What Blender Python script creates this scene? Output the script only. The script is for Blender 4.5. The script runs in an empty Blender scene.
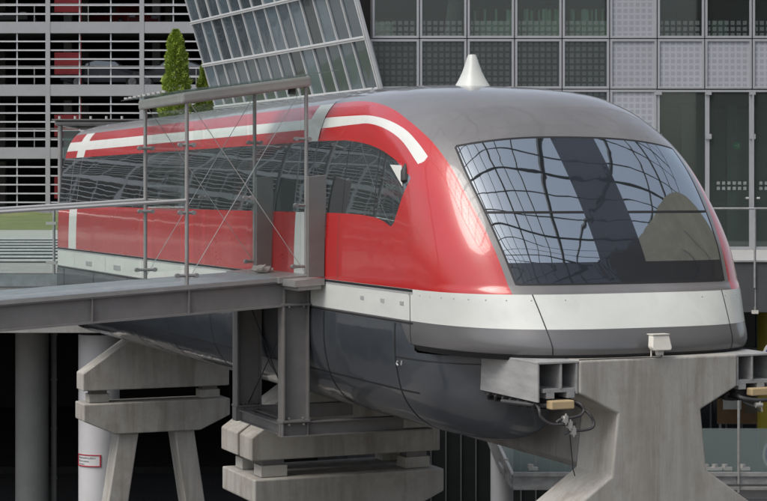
import bpy, math, random
from mathutils import Vector, Matrix
random.seed(7)
PI=math.pi; R=math.radians
S=bpy.context.scene; COL=S.collection
# ------------------------------------------------------------------ camera frame used to survey the site
AL=R(22.9); CAM=(-9.9,-16.2,1.68); FPX=1840.
def W(u,dep,z=0):      # lateral metres, depth metres -> world
    return Vector((CAM[0]+dep*math.sin(AL)+u*math.cos(AL), CAM[1]+dep*math.cos(AL)-u*math.sin(AL), z))
def U(px,dep): return (px-383)/FPX*dep
def Z(py,dep): return CAM[2]+(193-py)/FPX*dep
# ------------------------------------------------------------------ materials
MATS={}
class NT:
    def __init__(s,name):
        m=bpy.data.materials.new(name); m.use_nodes=True; s.m=m; s.t=m.node_tree; s.n=s.t.nodes; s.l=s.t.links
        s.b=s.n['Principled BSDF']; s.tc=s.n.new('ShaderNodeTexCoord')
    def new(s,k,**kw):
        n=s.n.new('ShaderNode'+k)
        for a,v in kw.items(): setattr(n,a,v)
        return n
    def mapping(s,scale=(1,1,1),rot=(0,0,0),src='Object'):
        mp=s.new('Mapping'); mp.inputs['Scale'].default_value=scale; mp.inputs['Rotation'].default_value=rot
        s.l.new(s.tc.outputs[src],mp.inputs['Vector']); return mp
    def noise(s,sc,detail=4,scale=(1,1,1),rough=.6,dist=0):
        mp=s.mapping(scale); n=s.new('TexNoise'); n.inputs['Scale'].default_value=sc; n.inputs['Detail'].default_value=detail
        n.inputs['Roughness'].default_value=rough; n.inputs['Distortion'].default_value=dist
        s.l.new(mp.outputs[0],n.inputs['Vector']); return n.outputs['Fac']
    def ramp(s,fac,stops):
        r=s.new('ValToRGB'); e=r.color_ramp.elements
        while len(e)<len(stops): e.new(.5)
        for q,(p,c) in zip(e,stops): q.position=p; q.color=tuple(c)+(1,) if len(c)==3 else c
        s.l.new(fac,r.inputs[0]); return r.outputs[0]
    def mix(s,f,a,b,mode='MIX'):
        m=s.new('Mix',data_type='RGBA',blend_type=mode)
        for sk,v in ((m.inputs[0],f),(m.inputs[6],a),(m.inputs[7],b)):
            if hasattr(v,'is_linked') : s.l.new(v,sk)
            elif isinstance(v,(int,float)): sk.default_value=v
            else: sk.default_value=tuple(v)+(1,)
        return m.outputs[2]
    def math(s,op,a,b=0,c=None):
        m=s.new('Math',operation=op)
        for sk,v in zip(m.inputs,(a,b,c)):
            if v is None: continue
            if hasattr(v,'is_linked'): s.l.new(v,sk)
            else: sk.default_value=v
        return m.outputs[0]
    def bump(s,h,strength=.2,dist=.02,n=None):
        b=s.new('Bump'); b.inputs['Strength'].default_value=strength; b.inputs['Distance'].default_value=dist
        s.l.new(h,b.inputs['Height'])
        if n is not None: s.l.new(n,b.inputs['Normal'])
        return b.outputs[0]
    def set(s,**kw):
        for k,v in kw.items():
            i=s.b.inputs[k.replace('_',' ')]
            if hasattr(v,'is_linked'): s.l.new(v,i)
            elif isinstance(v,(tuple,list)) and len(v)==3: i.default_value=tuple(v)+(1,)
            else: i.default_value=v
def basic(name,c,rough=.5,metal=0,coat=0,var=.12,sc=3,bump=0,bsc=40,spec=.5,scale=(1,1,1),crough=.05):
    t=NT(name)
    f=t.noise(sc,5,scale)
    t.set(Base_Color=t.ramp(f,[(.3,[x*(1-var) for x in c]),(.7,[min(1,x*(1+var)) for x in c])]),Metallic=metal,Coat_Weight=coat,Coat_Roughness=crough)
    t.set(Roughness=t.math('MULTIPLY_ADD',t.noise(sc*2.3,4),rough*.35,rough*.82)); t.b.inputs['Specular IOR Level'].default_value=spec
    if bump: t.set(Normal=t.bump(t.noise(bsc,4),bump,.01))
    MATS[name]=t.m; return t
def M(n): return MATS[n]
# vehicle paint
def paint(name,c,wav=.02,var=.05,rough=.28,coat=.8,dirt=.25):
    t=NT(name)
    f=t.noise(1.2,5); g=t.noise(5,6,(1,.25,1)); 
    col=t.ramp(f,[(.3,[x*(1-var) for x in c]),(.7,[min(1,x*(1+var)) for x in c])])
    dm=t.ramp(g,[(.5,(0,0,0)),(.8,(dirt,)*3)])
    t.set(Base_Color=t.mix(dm,col,[x*.55+.05 for x in c]),Coat_Weight=coat,Coat_Roughness=.06)
    t.set(Roughness=t.math('MULTIPLY_ADD',g,.2,rough-.08))
    nb=t.bump(t.noise(1.6,2),wav,.15); t.set(Coat_Normal=nb,Normal=nb)
    MATS[name]=t.m
paint('red_paint',(.43,.012,.012),wav=.03)
paint('white_paint',(.55,.57,.54),wav=.05,rough=.45,coat=.2,dirt=.3)
paint('white_stripe_paint',(.62,.63,.60),wav=.06,rough=.35,coat=.4,dirt=.2)
paint('roof_paint',(.15,.146,.145),wav=.05,var=.14,rough=.32,coat=.8,dirt=.7)
paint('roof_sheen_rear',(.25,.25,.25),wav=.05,var=.1,rough=.32,coat=.8,dirt=.5)  # lighter grey puts the pale sky sheen of the rear roof into the colour
paint('band_grey',(.10,.10,.103),wav=.05,rough=.32,coat=.6,dirt=.15)
paint('skirt_blue',(.036,.043,.051),wav=.06,rough=.3,coat=.8,dirt=.4)
basic('seam_black',(.012,.012,.014),.6)
basic('seal_grey',(.10,.10,.105),.5)
basic('seam_grey',(.30,.31,.31),.5)
# coated glass (mirror-like solar coating over dark body)
def coated(name,refl,wav,wscale,tint=(.02,.024,.026),sc=1.0,dist=1.5,fres=.6):
    t=NT(name)
    gl=t.new('BsdfGlossy'); gl.inputs['Roughness'].default_value=.015; gl.inputs['Color'].default_value=(.86,.95,1,1)
    t.set(Base_Color=tint,Roughness=.12)
    lw=t.new('LayerWeight'); lw.inputs['Blend'].default_value=.35
    f=t.math('MULTIPLY_ADD',lw.outputs['Fresnel'],fres,refl)
    f=t.math('MINIMUM',f,.95)
    mp=t.mapping(wscale); n=t.new('TexNoise'); n.inputs['Scale'].default_value=sc; n.inputs['Detail'].default_value=1.5; n.inputs['Distortion'].default_value=dist
    t.l.new(mp.outputs[0],n.inputs['Vector'])
    b=t.bump(n.outputs['Fac'],wav,.1); t.l.new(b,gl.inputs['Normal'])
    mx=t.new('MixShader'); t.l.new(f,mx.inputs[0]); t.l.new(t.b.outputs[0],mx.inputs[1]); t.l.new(gl.outputs[0],mx.inputs[2])
    t.l.new(mx.outputs[0],t.n['Material Output'].inputs[0]); MATS[name]=t.m
    if 'wing' in name:
        oi=t.new('ObjectInfo'); t.set(Base_Color=t.mix(t.math('MULTIPLY',oi.outputs['Random'],t.noise(.9,4)),(tint[0]*.5,tint[1]*.5,tint[2]*.5),[min(1,x*4.2) for x in tint]))  # random pale tones put silvery reflections into the base colour
coated('shield_glass',.50,.013,(1,1,1),sc=1.1)
coated('shield_band',.035,.03,(1,1,1),(.014,.016,.022),sc=2.0,fres=.12)
coated('side_glass',.22,.016,(1,.7,1.6),(.025,.028,.028),sc=1.1,dist=.6)
coated('wing_glass',.05,.09,(1,1,1),(.034,.050,.060),sc=.9,fres=.2)
coated('office_glass',.06,.08,(1,1,1),(.018,.026,.026),sc=.8)
def clear(name,trans,tint,gloss=.06,wav=0):
    t=NT(name)
    tr=t.new('BsdfTransparent'); tr.inputs['Color'].default_value=tuple(tint)+(1,)
    gl=t.new('BsdfGlossy'); gl.inputs['Roughness'].default_value=.03
    df=t.new('BsdfDiffuse'); df.inputs['Color'].default_value=(.45,.5,.48,1)
    lw=t.new('LayerWeight'); lw.inputs['Blend'].default_value=.3
    f=t.math('MULTIPLY_ADD',lw.outputs['Fresnel'],.3,gloss)
    m1=t.new('MixShader'); m1.inputs[0].default_value=1-trans; t.l.new(tr.outputs[0],m1.inputs[1]); t.l.new(df.outputs[0],m1.inputs[2])
    m2=t.new('MixShader'); t.l.new(f,m2.inputs[0]); t.l.new(m1.outputs[0],m2.inputs[1]); t.l.new(gl.outputs[0],m2.inputs[2])
    t.l.new(m2.outputs[0],t.n['Material Output'].inputs[0]); MATS[name]=t.m
clear('screen_glass',.988,(.965,.985,.978),.015)
clear('room_glass',.97,(.6,.7,.66),.05)
clear('door_glass',.945,(.6,.7,.67),.06)  # stronger diffuse veil in place of light inside the lobby
clear('roof_clear',.9,(.8,.85,.85),.04)
clear('teal_glass',.82,(.3,.46,.46),.03)
# concrete
def concrete(name,c,stain=.5,bump=.25,streak=True,boards=0):
    t=NT(name)
    big=t.noise(.9,6); fine=t.noise(28,6,rough=.75); st=t.noise(3.2,5,(1,1,.12),dist=.4); pat=t.noise(2.1,7,rough=.7)
    col=t.ramp(big,[(.3,[x*.86 for x in c]),(.72,[x*1.1 for x in c])])
    col=t.mix(t.ramp(fine,[(.35,(.22,)*3),(.75,(0,0,0))]),col,[x*.62 for x in c])
    if streak: col=t.mix(t.ramp(st,[(.50,(0,0,0)),(.66,(stain,)*3)]),col,(c[0]*.42,c[1]*.38,c[2]*.34))
    col=t.mix(t.ramp(pat,[(.5,(0,0,0)),(.66,(stain*.8,)*3)]),col,(c[0]*.5,c[1]*.45,c[2]*.40)); col=t.mix(t.ramp(t.noise(1.4,6,(1,1,.5),rough=.75),[(.5,(0,0,0)),(.62,(stain*.6,)*3)]),col,(c[0]*.66,c[1]*.58,c[2]*.52)); grit=t.noise(90,3,rough=.8); col=t.mix(t.ramp(grit,[(.5,(0,0,0)),(.75,(.35,)*3)]),col,[x*.5 for x in c])
    # small blow-holes
    v=t.new('TexVoronoi'); v.inputs['Scale'].default_value=16; mp=t.mapping(); t.l.new(mp.outputs[0],v.inputs['Vector'])
    holes=t.ramp(v.outputs['Distance'],[(.03,(.7,)*3),(.07,(0,0,0))])
    v2=t.new('TexVoronoi'); v2.inputs['Scale'].default_value=46; t.l.new(mp.outputs[0],v2.inputs['Vector'])
    pores=t.ramp(v2.outputs['Distance'],[(.06,(.55,)*3),(.13,(0,0,0))]); col=t.mix(pores,col,[x*.45 for x in c])
    run=t.noise(5.5,6,(1,1,.05),rough=.75); col=t.mix(t.ramp(run,[(.52,(0,0,0)),(.68,(stain*.8,)*3)]),col,(c[0]*.5,c[1]*.45,c[2]*.41))
    run2=t.noise(9,6,(1,1,.07),rough=.7); col=t.mix(t.ramp(run2,[(.56,(0,0,0)),(.7,(.35,)*3)]),col,[min(1,x*1.25) for x in c])
    col=t.mix(holes,col,[x*.35 for x in c])
    t.set(Base_Color=col,Roughness=.85)
    h=t.mix(.5,fine,pat); t.set(Normal=t.bump(h,bump,.012))
    MATS[name]=t.m
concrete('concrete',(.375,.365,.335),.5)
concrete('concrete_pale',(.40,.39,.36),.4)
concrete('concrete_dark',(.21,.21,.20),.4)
concrete('slab_concrete',(.30,.30,.29),.3)
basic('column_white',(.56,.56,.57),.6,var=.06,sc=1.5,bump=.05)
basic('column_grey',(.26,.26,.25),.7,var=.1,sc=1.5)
basic('galv',(.34,.345,.35),.45,.35,var=.2,sc=6,bump=.05)
basic('galv_dull',(.33,.33,.325),.55,.2,var=.22,sc=5,scale=(1,.4,2))
basic('bridge_steel',(.165,.160,.155),.5,.15,var=.12,sc=4,bump=.05)
basic('canopy_steel',(.34,.33,.31),.5,.0,var=.1)
basic('bridge_steel_light',(.27,.268,.262),.4,.35,var=.12,sc=5)
basic('stainless',(.55,.54,.52),.3,.6,var=.05)
basic('deck_plate',(.20,.225,.24),.5,.1,var=.22,sc=5,bump=.1,bsc=90)
basic('portal_grey',(.15,.145,.14),.5,.1)
basic('rubber',(.022,.022,.024),.6)
basic('hose',(.04,.04,.042),.55)
basic('tan_block',(.42,.32,.18),.7)
basic('cloth_white',(.36,.33,.30),.9,var=.25,sc=12)
basic('lamp_white',(.62,.60,.54),.4,coat=.2)
basic('frame_alu',(.36,.37,.39),.4,.35,var=.05)
basic('frame_white',(.54,.55,.56),.4,.15,var=.05)
basic('groove',(.14,.145,.15),.6)
basic('garage_band',(.27,.275,.29),.5,.1,var=.06,sc=1)
basic('garage_slat',(.43,.44,.46),.4,.2,var=.06)
basic('garage_red',(.30,.02,.025),.6,var=.1)
basic('dark_inside',(.035,.035,.037),.8)  # near-black for building interiors, their lack of light put into the colour
basic('undercroft_shade',(.012,.012,.013),.9)  # near-black, the undercroft's deep shade put into the colour
basic('black_glass',(.012,.014,.014),.25,spec=.3)
basic('asphalt',(.045,.045,.047),.9,bump=.2)
basic('brick_paving',(.17,.155,.145),.85,var=.15,sc=2)
basic('paving',(.33,.33,.31),.85,var=.1,sc=2)
basic('stair_stone',(.42,.43,.43),.7)
basic('stair_dark',(.15,.16,.165),.7)
basic('fascia_dark',(.085,.088,.093),.5,.1,var=.1)
basic('grating',(.42,.42,.41),.5,.2)
basic('yellow_paint',(.42,.34,.03),.5,var=.12)
basic('blue_paint',(.02,.05,.28),.4)
basic('beige_panel',(.52,.55,.42),.7)
basic('office_white',(.7,.72,.66),.7)
basic('office_brown',(.22,.13,.06),.6)
basic('ceiling_tile',(.7,.72,.7),.8)
basic('pavilion_tan',(.16,.145,.11),.8,var=.2,sc=.5)
basic('lattice_dark',(.035,.038,.042),.6)
basic('trunk',(.1,.07,.045),.9)
basic('sign_white',(.6,.6,.6),.5,var=.02)
basic('sign_red',(.4,.02,.04),.5)
basic('ink',(.03,.03,.04),.6)
basic('exit_green',(.02,.35,.12),.5)
basic('tyre',(.015,.015,.016),.8)
basic('rim',(.22,.22,.23),.4,.5)
for nm,c in (('car_blue',(.045,.055,.08)),('car_silver',(.075,.08,.09)),('car_black',(.02,.02,.022)),('car_red',(.3,.02,.02))):
    basic(nm,[x*.35 for x in c],.5,.1,.15,var=.03)
basic('tail_red',(.4,.01,.01),.3)
def foliage():
    t=NT('leaves'); oi=t.new('ObjectInfo')
    f=t.noise(2.2,3); g=t.noise(30,2)
    c=t.mix(t.ramp(g,[(.35,(0,0,0)),(.65,(1,1,1))]),(.15,.22,.02),(.34,.44,.06))
    c=t.mix(t.ramp(f,[(.4,(.5,)*3),(.62,(0,0,0))]),c,(.12,.18,.02))
    t.set(Base_Color=c,Roughness=.55); t.b.inputs['Subsurface Weight'].default_value=0
    MATS['leaves']=t.m
foliage()
def grass():
    t=NT('grass'); f=t.noise(.7,6); g=t.noise(14,5)
    c=t.mix(g,(.075,.11,.025),(.14,.17,.05)); c=t.mix(t.ramp(f,[(.4,(0,0,0)),(.7,(.6,)*3)]),c,(.21,.20,.09))
    t.set(Base_Color=c,Roughness=.9,Normal=t.bump(g,.5,.05)); MATS['grass']=t.m
grass()
def dots(name,base,dot,cell,lo=.2,hi=.86,ztop=None,glass=0,rough=.4,vary=0):
    """square frit/emboss pattern on a panel, in the panel's own coordinates"""
    t=NT(name); sp=t.new('SeparateXYZ'); t.l.new(t.tc.outputs['Object'],sp.inputs[0])
    ms=[]
    for ax in (0,2):
        m=t.math('FRACT',t.math('DIVIDE',sp.outputs[ax],cell))
        ms+= [t.math('GREATER_THAN',m,lo),t.math('LESS_THAN',m,hi)]
    k=t.math('MULTIPLY',t.math('MULTIPLY',ms[0],ms[1]),t.math('MULTIPLY',ms[2],ms[3]))
    if ztop: k=t.math('MULTIPLY',k,t.math('LESS_THAN',sp.outputs[2],ztop))
    k=t.math('MULTIPLY',k,t.math('MULTIPLY_ADD',t.noise(3,3),.7,.45))
    bc=t.mix(k,base,dot)
    if vary:
        oi=t.new('ObjectInfo'); vv=t.math('MULTIPLY_ADD',oi.outputs['Random'],vary,1-vary/2)
        nn=t.math('MULTIPLY',vv,t.math('MULTIPLY_ADD',t.noise(1.1,3),vary*1.6,1-vary*.8))
        sc_=t.new('VectorMath',operation='SCALE'); t.l.new(bc,sc_.inputs[0]); t.l.new(nn,sc_.inputs[3]); bc=sc_.outputs[0]
    t.set(Base_Color=bc,Roughness=rough)
    if glass:
        tr=t.new('BsdfTransparent'); tr.inputs['Color'].default_value=(.97,.98,.98,1) if 'door' in name else (.55,.66,.63,1)
        gl=t.new('BsdfGlossy'); gl.inputs['Roughness'].default_value=.03
        lw=t.new('LayerWeight'); lw.inputs['Blend'].default_value=.3
        m2=t.new('MixShader'); m2.inputs[0].default_value=.0 if 'door' in name else .06; t.l.new(tr.outputs[0],m2.inputs[1]); t.l.new(gl.outputs[0],m2.inputs[2])
        m1=t.new('MixShader'); t.l.new(t.math('MAXIMUM',t.math('MINIMUM',k,.38),.0 if 'door' in name else .10),m1.inputs[0]); t.l.new(m2.outputs[0],m1.inputs[1]); t.l.new(t.b.outputs[0],m1.inputs[2])  # grey veil added to the office panes in place of light from inside
        t.l.new(m1.outputs[0],t.n['Material Output'].inputs[0])
    else: t.set(Normal=t.bump(k,.4,.01))
    MATS[name]=t.m
dots('panel_dots',(.33,.345,.375),(.245,.257,.285),.172,vary=.12)
dots('dark_dots',(.034,.042,.042),(.075,.085,.085),.172,rough=.2,vary=.3)
dots('window_frit',(.1,.1,.1),(.20,.22,.23),.172,ztop=.52,glass=1)
dots('door_frit',(.1,.1,.1),(.42,.44,.45),.15,.2,.8,ztop=.30,glass=1)
dots('sloped_glass',(.03,.045,.052),(.062,.082,.09),.21,rough=.2,vary=.5)
MATS['sloped_glass'].node_tree.nodes['Principled BSDF'].inputs['Specular IOR Level'].default_value=.3
# ------------------------------------------------------------------ object helpers
ORG={}
def props(o,label=None,cat=None,group=None,kind=None):
    if label: o['label']=label
    if cat: o['category']=cat
    if group: o['group']=group
    if kind: o['kind']=kind
    return o
def thing(name,label,cat,loc=(0,0,0),rz=0,group=None):
    o=bpy.data.objects.new(name,None); COL.objects.link(o); o.location=loc; o.rotation_euler=(0,0,rz); o.empty_display_size=.2
    ORG[o.name]=Vector(loc) if rz==0 else Vector((0,0,0))
    return props(o,label,cat,group)
class MB:
    def __init__(s): s.v=[]; s.f=[]
    def add(s,vs,fs):
        b=len(s.v); s.v+= [tuple(v) for v in vs]; s.f+= [tuple(i+b for i in f) for f in fs]; return s
    def box(s,x0,x1,y0,y1,z0,z1):
        return s.add([(x0,y0,z0),(x1,y0,z0),(x1,y1,z0),(x0,y1,z0),(x0,y0,z1),(x1,y0,z1),(x1,y1,z1),(x0,y1,z1)],
              [(0,3,2,1),(4,5,6,7),(0,1,5,4),(1,2,6,5),(2,3,7,6),(3,0,4,7)])
    def beam(s,a,b,w,h,up=(0,0,1)):
        a=Vector(a);b=Vector(b);d=(b-a).normalized();x=d.cross(Vector(up)).normalized();y=x.cross(d).normalized()
        vs=[p+x*sx*w/2+y*sy*h/2 for p in (a,b) for sx,sy in ((-1,-1),(1,-1),(1,1),(-1,1))]
        return s.add(vs,[(3,2,1,0),(4,5,6,7),(0,1,5,4),(1,2,6,5),(2,3,7,6),(3,0,4,7)])
    def tube(s,pts,r,n=10,cap=True):
        pts=[Vector(p) for p in pts]; rings=[]
        rr=r if isinstance(r,(list,tuple)) else [r]*len(pts)
        t=(pts[1]-pts[0]).normalized(); x=t.orthogonal().normalized()
        for i,p in enumerate(pts):
            if i==0:t=(pts[1]-p)
            elif i==len(pts)-1:t=(p-pts[i-1])
            else:t=(pts[i+1]-pts[i-1])
            t.normalize(); x=(x-t*x.dot(t)).normalized(); y=t.cross(x)
            rings.append([p+(x*math.cos(2*PI*k/n)+y*math.sin(2*PI*k/n))*rr[i] for k in range(n)])
        vs=[v for q in rings for v in q]; fs=[]
        for i in range(len(pts)-1):
            for k in range(n): fs.append((i*n+k,i*n+(k+1)%n,(i+1)*n+(k+1)%n,(i+1)*n+k))
        if cap: fs+= [tuple(range(n-1,-1,-1)),tuple((len(pts)-1)*n+k for k in range(n))]
        return s.add(vs,fs)
    def prism(s,poly,fn,a,b):
        """poly 2-D outline extruded; fn(p,q,t)->xyz"""
        n=len(poly); vs=[fn(p,q,a) for p,q in poly]+[fn(p,q,b) for p,q in poly]
        fs=[tuple(range(n)),tuple(range(2*n-1,n-1,-1))]+[((i+1)%n,i,n+i,n+(i+1)%n) for i in range(n)]
        return s.add(vs,fs)
    def build(s,name,m,parent=None,smooth=False,bevel=0,off=None,loc=None,label=None):
        me=bpy.data.meshes.new(name)
        o0=Vector((0,0,0))
        if parent is not None: o0=ORG.get(parent.name,Vector((0,0,0)))
        if off is not None: o0=Vector(off)
        me.from_pydata([tuple(Vector(v)-o0) for v in s.v],[],s.f); me.update()
        o=bpy.data.objects.new(name,me); COL.objects.link(o)
        if isinstance(m,str): m=M(m)
        me.materials.append(m)
        if parent is not None: o.parent=parent
        elif off is not None: o.location=off
        if loc is not None: o.location=loc
        ORG[o.name]=o0
        # consistent outward normals
        import bmesh
        bm=bmesh.new(); bm.from_mesh(me); bmesh.ops.recalc_face_normals(bm,faces=bm.faces); bm.to_mesh(me); bm.free()
        if smooth:
            me.shade_smooth()
            try: me.set_sharp_from_angle(angle=R(38))
            except Exception: pass
        if bevel:
            md=o.modifiers.new('bevel','BEVEL'); md.width=bevel; md.segments=2; md.limit_method='ANGLE'; md.angle_limit=R(35)
        if label: o['label']=label
        return o
def copy_tree(o,parent=None):
    c=o.copy(); COL.objects.link(c)
    if parent is not None: c.parent=parent; c.matrix_parent_inverse=o.matrix_parent_inverse
    for ch in [x for x in list(bpy.data.objects) if x.parent==o]: copy_tree(ch,c)
    return c
def single(mb,name,m,label,cat,off=(0,0,0),group=None,**kw):
    o=mb.build(name,m,off=off,**kw); return props(o,label,cat,group)
# ================================================================== THE TRAIN
def cr(pts,x):
    n=len(pts)
    if x<=pts[0][0]: return pts[0][1]
    if x>=pts[-1][0]: return pts[-1][1]
    for i in range(n-1):
        if x<=pts[i+1][0]: break
    x0,y0=pts[i];x1,y1=pts[i+1];h=x1-x0; d=(y1-y0)/h
    m0=d if i==0 else ((y1-pts[i-1][1])/(x1-pts[i-1][0]))
    m1=d if i==n-2 else ((pts[i+2][1]-y0)/(pts[i+2][0]-x0))
    t=(x-x0)/h
    return (2*t**3-3*t*t+1)*y0+(t**3-2*t*t+t)*h*m0+(-2*t**3+3*t*t)*y1+(t**3-t*t)*h*m1
SEC=[(-.03,1.80),(.05,1.84),(.3,1.85),(.9,1.85),(1.3,1.835),(1.6,1.81),(2.0,1.765),(2.2,1.733),(2.4,1.69),(2.586,1.63),(2.727,1.55),(2.843,1.44),(2.906,1.31),(2.96,1.15),(3.0,1.0),(3.053,.637),(3.087,.195),(3.09,0)]
SS=[0.]
for a,b in zip(SEC,SEC[1:]): SS.append(SS[-1]+math.hypot(a[0]-b[0],a[1]-b[1]))
ZS=list(zip(SS,[p[0] for p in SEC])); WS=list(zip(SS,[p[1] for p in SEC]))
FF=[(-.03,.2),(.1,.15),(.28,.24),(.65,.52),(.73,.60),(1.1,.82),(1.5,1.12),(1.9,1.47),(2.3,1.87),(2.5,2.1),(2.7,2.42),(2.85,2.85),(2.95,3.5),(3.0,4.2),(3.05,5.0),(3.09,6.2)]
LL=[(-.03,2.5),(.3,2.3),(.75,1.78),(1.3,1.62),(1.9,1.62),(2.2,1.8),(2.85,2.5),(3.0,3.2),(3.09,4)]
NN=[(-.03,3.1),(.3,3.2),(.8,3.6),(1.5,3.8),(2.2,3.85),(2.4,3.5),(2.7,3.0),(3.0,2.6),(3.09,2.2)]
YB=19.1
def P(s,t):
    z=cr(ZS,s);w=max(cr(WS,s),0.0); f=cr(FF,z);l=cr(LL,z);n=cr(NN,z)
    sg=1 if t>=0 else -1; t=abs(t)
    if t<=1:
        th=t*PI/2; x=w*math.sin(th)**(2/n); y=f+l*(1-max(math.cos(th),0)**(2/n))
    else: x=w;y=f+l+(t-1)*(YB-f-l)
    return Vector((sg*x,y,z))
# grid
slist=[]
ns=92
for i in range(ns+1): slist.append(SS[-1]*i/ns)
tl=[ (i/44.)  for i in range(45)]
tl=[ (x**1.0) for x in tl]+[1+ (k/54.)**1.25 for k in range(1,55)]
tlist=[-x for x in reversed(tl[1:])]+tl
def body_grid():
    V=[];Nn=[];T=[]
    e=1e-3
    for s in slist:
        for t in tlist:
            p=P(s,t)
            s0,s1=max(s-e,0),min(s+e,SS[-1]-1e-4)
            if s0>=s1: s0=s1-2*e
            ta=t
            if abs(t)<.012: ta=.012 if t>=0 else -.012
            du=P(s1,ta)-P(s0,ta); dv=P(min(s,SS[-1]-2e-2),ta+e)-P(min(s,SS[-1]-2e-2),ta-e)
            n=dv.cross(du)
            if abs(t)<.012: n.x=0
            if s>SS[-1]-.02: n=Vector((0,-.02,1)) if t*t>1 else Vector((0,-.05,1))
            n.normalize()
            if n.dot(Vector((p.x,-.6 if abs(t)<1 else 0,max(p.z-.8,0)*.8)))<0: n=-n
            V.append(p);Nn.append(n)
    nt=len(tlist)
    for i in range(len(slist)-1):
        for j in range(nt-1):
            a,b,c,d=i*nt+j,i*nt+j+1,(i+1)*nt+j+1,(i+1)*nt+j
            T.append((a,b,c));T.append((a,c,d))
    return V,Nn,T
class Soup:
    """triangles with positions and normals, cut exactly along f=0"""
    def __init__(s,V,N,T): s.V=list(V);s.N=list(N);s.T=list(T)
    def split(s,f):
        val=[f(v) for v in s.V]; V=s.V;N=s.N; cache={}
        def cut(a,b):
            k=(a,b) if a<b else (b,a)
            if k in cache: return cache[k]
            t=val[k[0]]/(val[k[0]]-val[k[1]]); V.append(V[k[0]].lerp(V[k[1]],t)); n=N[k[0]].lerp(N[k[1]],t)
            if n.length<1e-6:n=N[k[0]].copy()
            N.append(n.normalized()); cache[k]=len(V)-1; return cache[k]
        I=[];O=[]
        for tr in s.T:
            g=[val[i]>0 for i in tr]
            if all(g): I.append(tr);continue
            if not any(g): O.append(tr);continue
            inn=[];out=[]
            for k in range(3):
                a,b=tr[k],tr[(k+1)%3]
                (inn if g[k] else out).append(a)
                if g[k]!=g[(k+1)%3]:
                    c=cut(a,b); inn.append(c);out.append(c)
            for L,Q in ((inn,I),(out,O)):
                for k in range(1,len(L)-1): Q.append((L[0],L[k],L[k+1]))
        return Soup(V,N,I),Soup(V,N,O)
    def build(s,name,m,parent,off=0,shift=None):
        idx={};vs=[];ns=[];fs=[]
        for tr in s.T:
            if (s.V[tr[0]]-s.V[tr[1]]).cross(s.V[tr[2]]-s.V[tr[1]]).length<1e-9: continue
            q=[]
            for i in tr:
                if i not in idx:
                    idx[i]=len(vs); vs.append(s.V[i]+s.N[i]*off); ns.append(s.N[i])
                q.append(idx[i])
            a,b,c=[vs[k] for k in q]
            if (b-a).cross(c-a).dot(ns[q[0]])<0: q=q[::-1]
            if len(set(q))==3: fs.append(tuple(q))
        me=bpy.data.meshes.new(name); o0=ORG[parent.name]
        me.from_pydata([tuple(v-o0) for v in vs],[],fs); me.update(); me.shade_smooth()
        me.normals_split_custom_set_from_vertices([tuple(n) for n in ns])
        o=bpy.data.objects.new(name,me); COL.objects.link(o); me.materials.append(M(m)); o.parent=parent; ORG[o.name]=o0
        return o
def poly_sdf(poly):
    """signed distance (+ inside) of a 2-D polygon"""
    n=len(poly)
    def f(x,y):
        d=1e9;ins=False
        for i in range(n):
            ax,ay=poly[i];bx,by=poly[(i+1)%n]
            ex,ey=bx-ax,by-ay; wx,wy=x-ax,y-ay
            t=max(0,min(1,(wx*ex+wy*ey)/(ex*ex+ey*ey))); d=min(d,math.hypot(wx-ex*t,wy-ey*t))
            if (ay>y)!=(by>y) and x<(bx-ax)*(y-ay)/(by-ay)+ax: ins=not ins
        return d if ins else -d
    return f
train=thing('maglev_train','long red and white magnetic levitation train with grey nose wrapped around the concrete guideway','train',(0,0,0))
V,Nn,T=body_grid(); body=Soup(V,Nn,T)
XB=[(.6,1.33),(.66,1.33),(1.17,1.40),(1.65,1.475),(1.93,1.50),(2.21,1.53),(2.5,1.545),(2.7,1.51),(2.8,1.485),(3.2,1.485)]
XW=[(.7,1.245),(.73,1.25),(1.1,1.31),(1.5,1.355),(1.9,1.385),(2.2,1.365),(2.4,1.34)]
low,up=body.split(lambda v:.635-v.z)
lip,low=low.split(lambda v:.035-v.z)
lip.build('gap_shade_strip','seam_black',train)  # lowest strip blackened to stand for the shaded gap above the guideway
grey,white=low.split(lambda v:.29-v.z)
grey.build('lower_band','band_grey',train); white.build('white_band','white_paint',train)
roof,side=up.split(lambda v:cr(XB,v.z)-abs(v.x))
def near_z(c,h): return [lambda v:v.z-c+h, lambda v:c+h-v.z]
def fshield(v):
    return min(cr(XW,v.z)-abs(v.x), 2.29-.11*(abs(v.x)/1.37)**2.5-v.z, v.z-.745) if v.y<3 else -1
shield,roof=roof.split(fshield)
seal,roof2=roof.split(lambda v:fshield(v)+.022)
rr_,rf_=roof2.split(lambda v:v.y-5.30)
rf_.build('roof_shell','roof_paint',train); rr_.build('roof_shell','roof_sheen_rear',train)
glasses=[]
band,rest=shield.split(lambda v:.275-abs(v.x))
strip,panes=rest.split(lambda v:.955-v.z)
bar=panes
for g_ in near_z(1.475,.011): bar=bar.split(g_)[0]
lp,rp=panes.split(lambda v:-v.x)
shr=lp.build('windscreen','shield_glass',train); rp.build('windscreen','shield_glass',train)
band.build('windscreen_centre_strip','shield_band',train); [q_.build('windscreen_lower_strip','shield_band',train) for q_ in strip.split(lambda v:v.x)]
[q_.build('windscreen_bar','seam_black',train,off=.004) for q_ in bar.split(lambda v:v.x)]
seal.build('windscreen_seal','seam_black',train)
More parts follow.
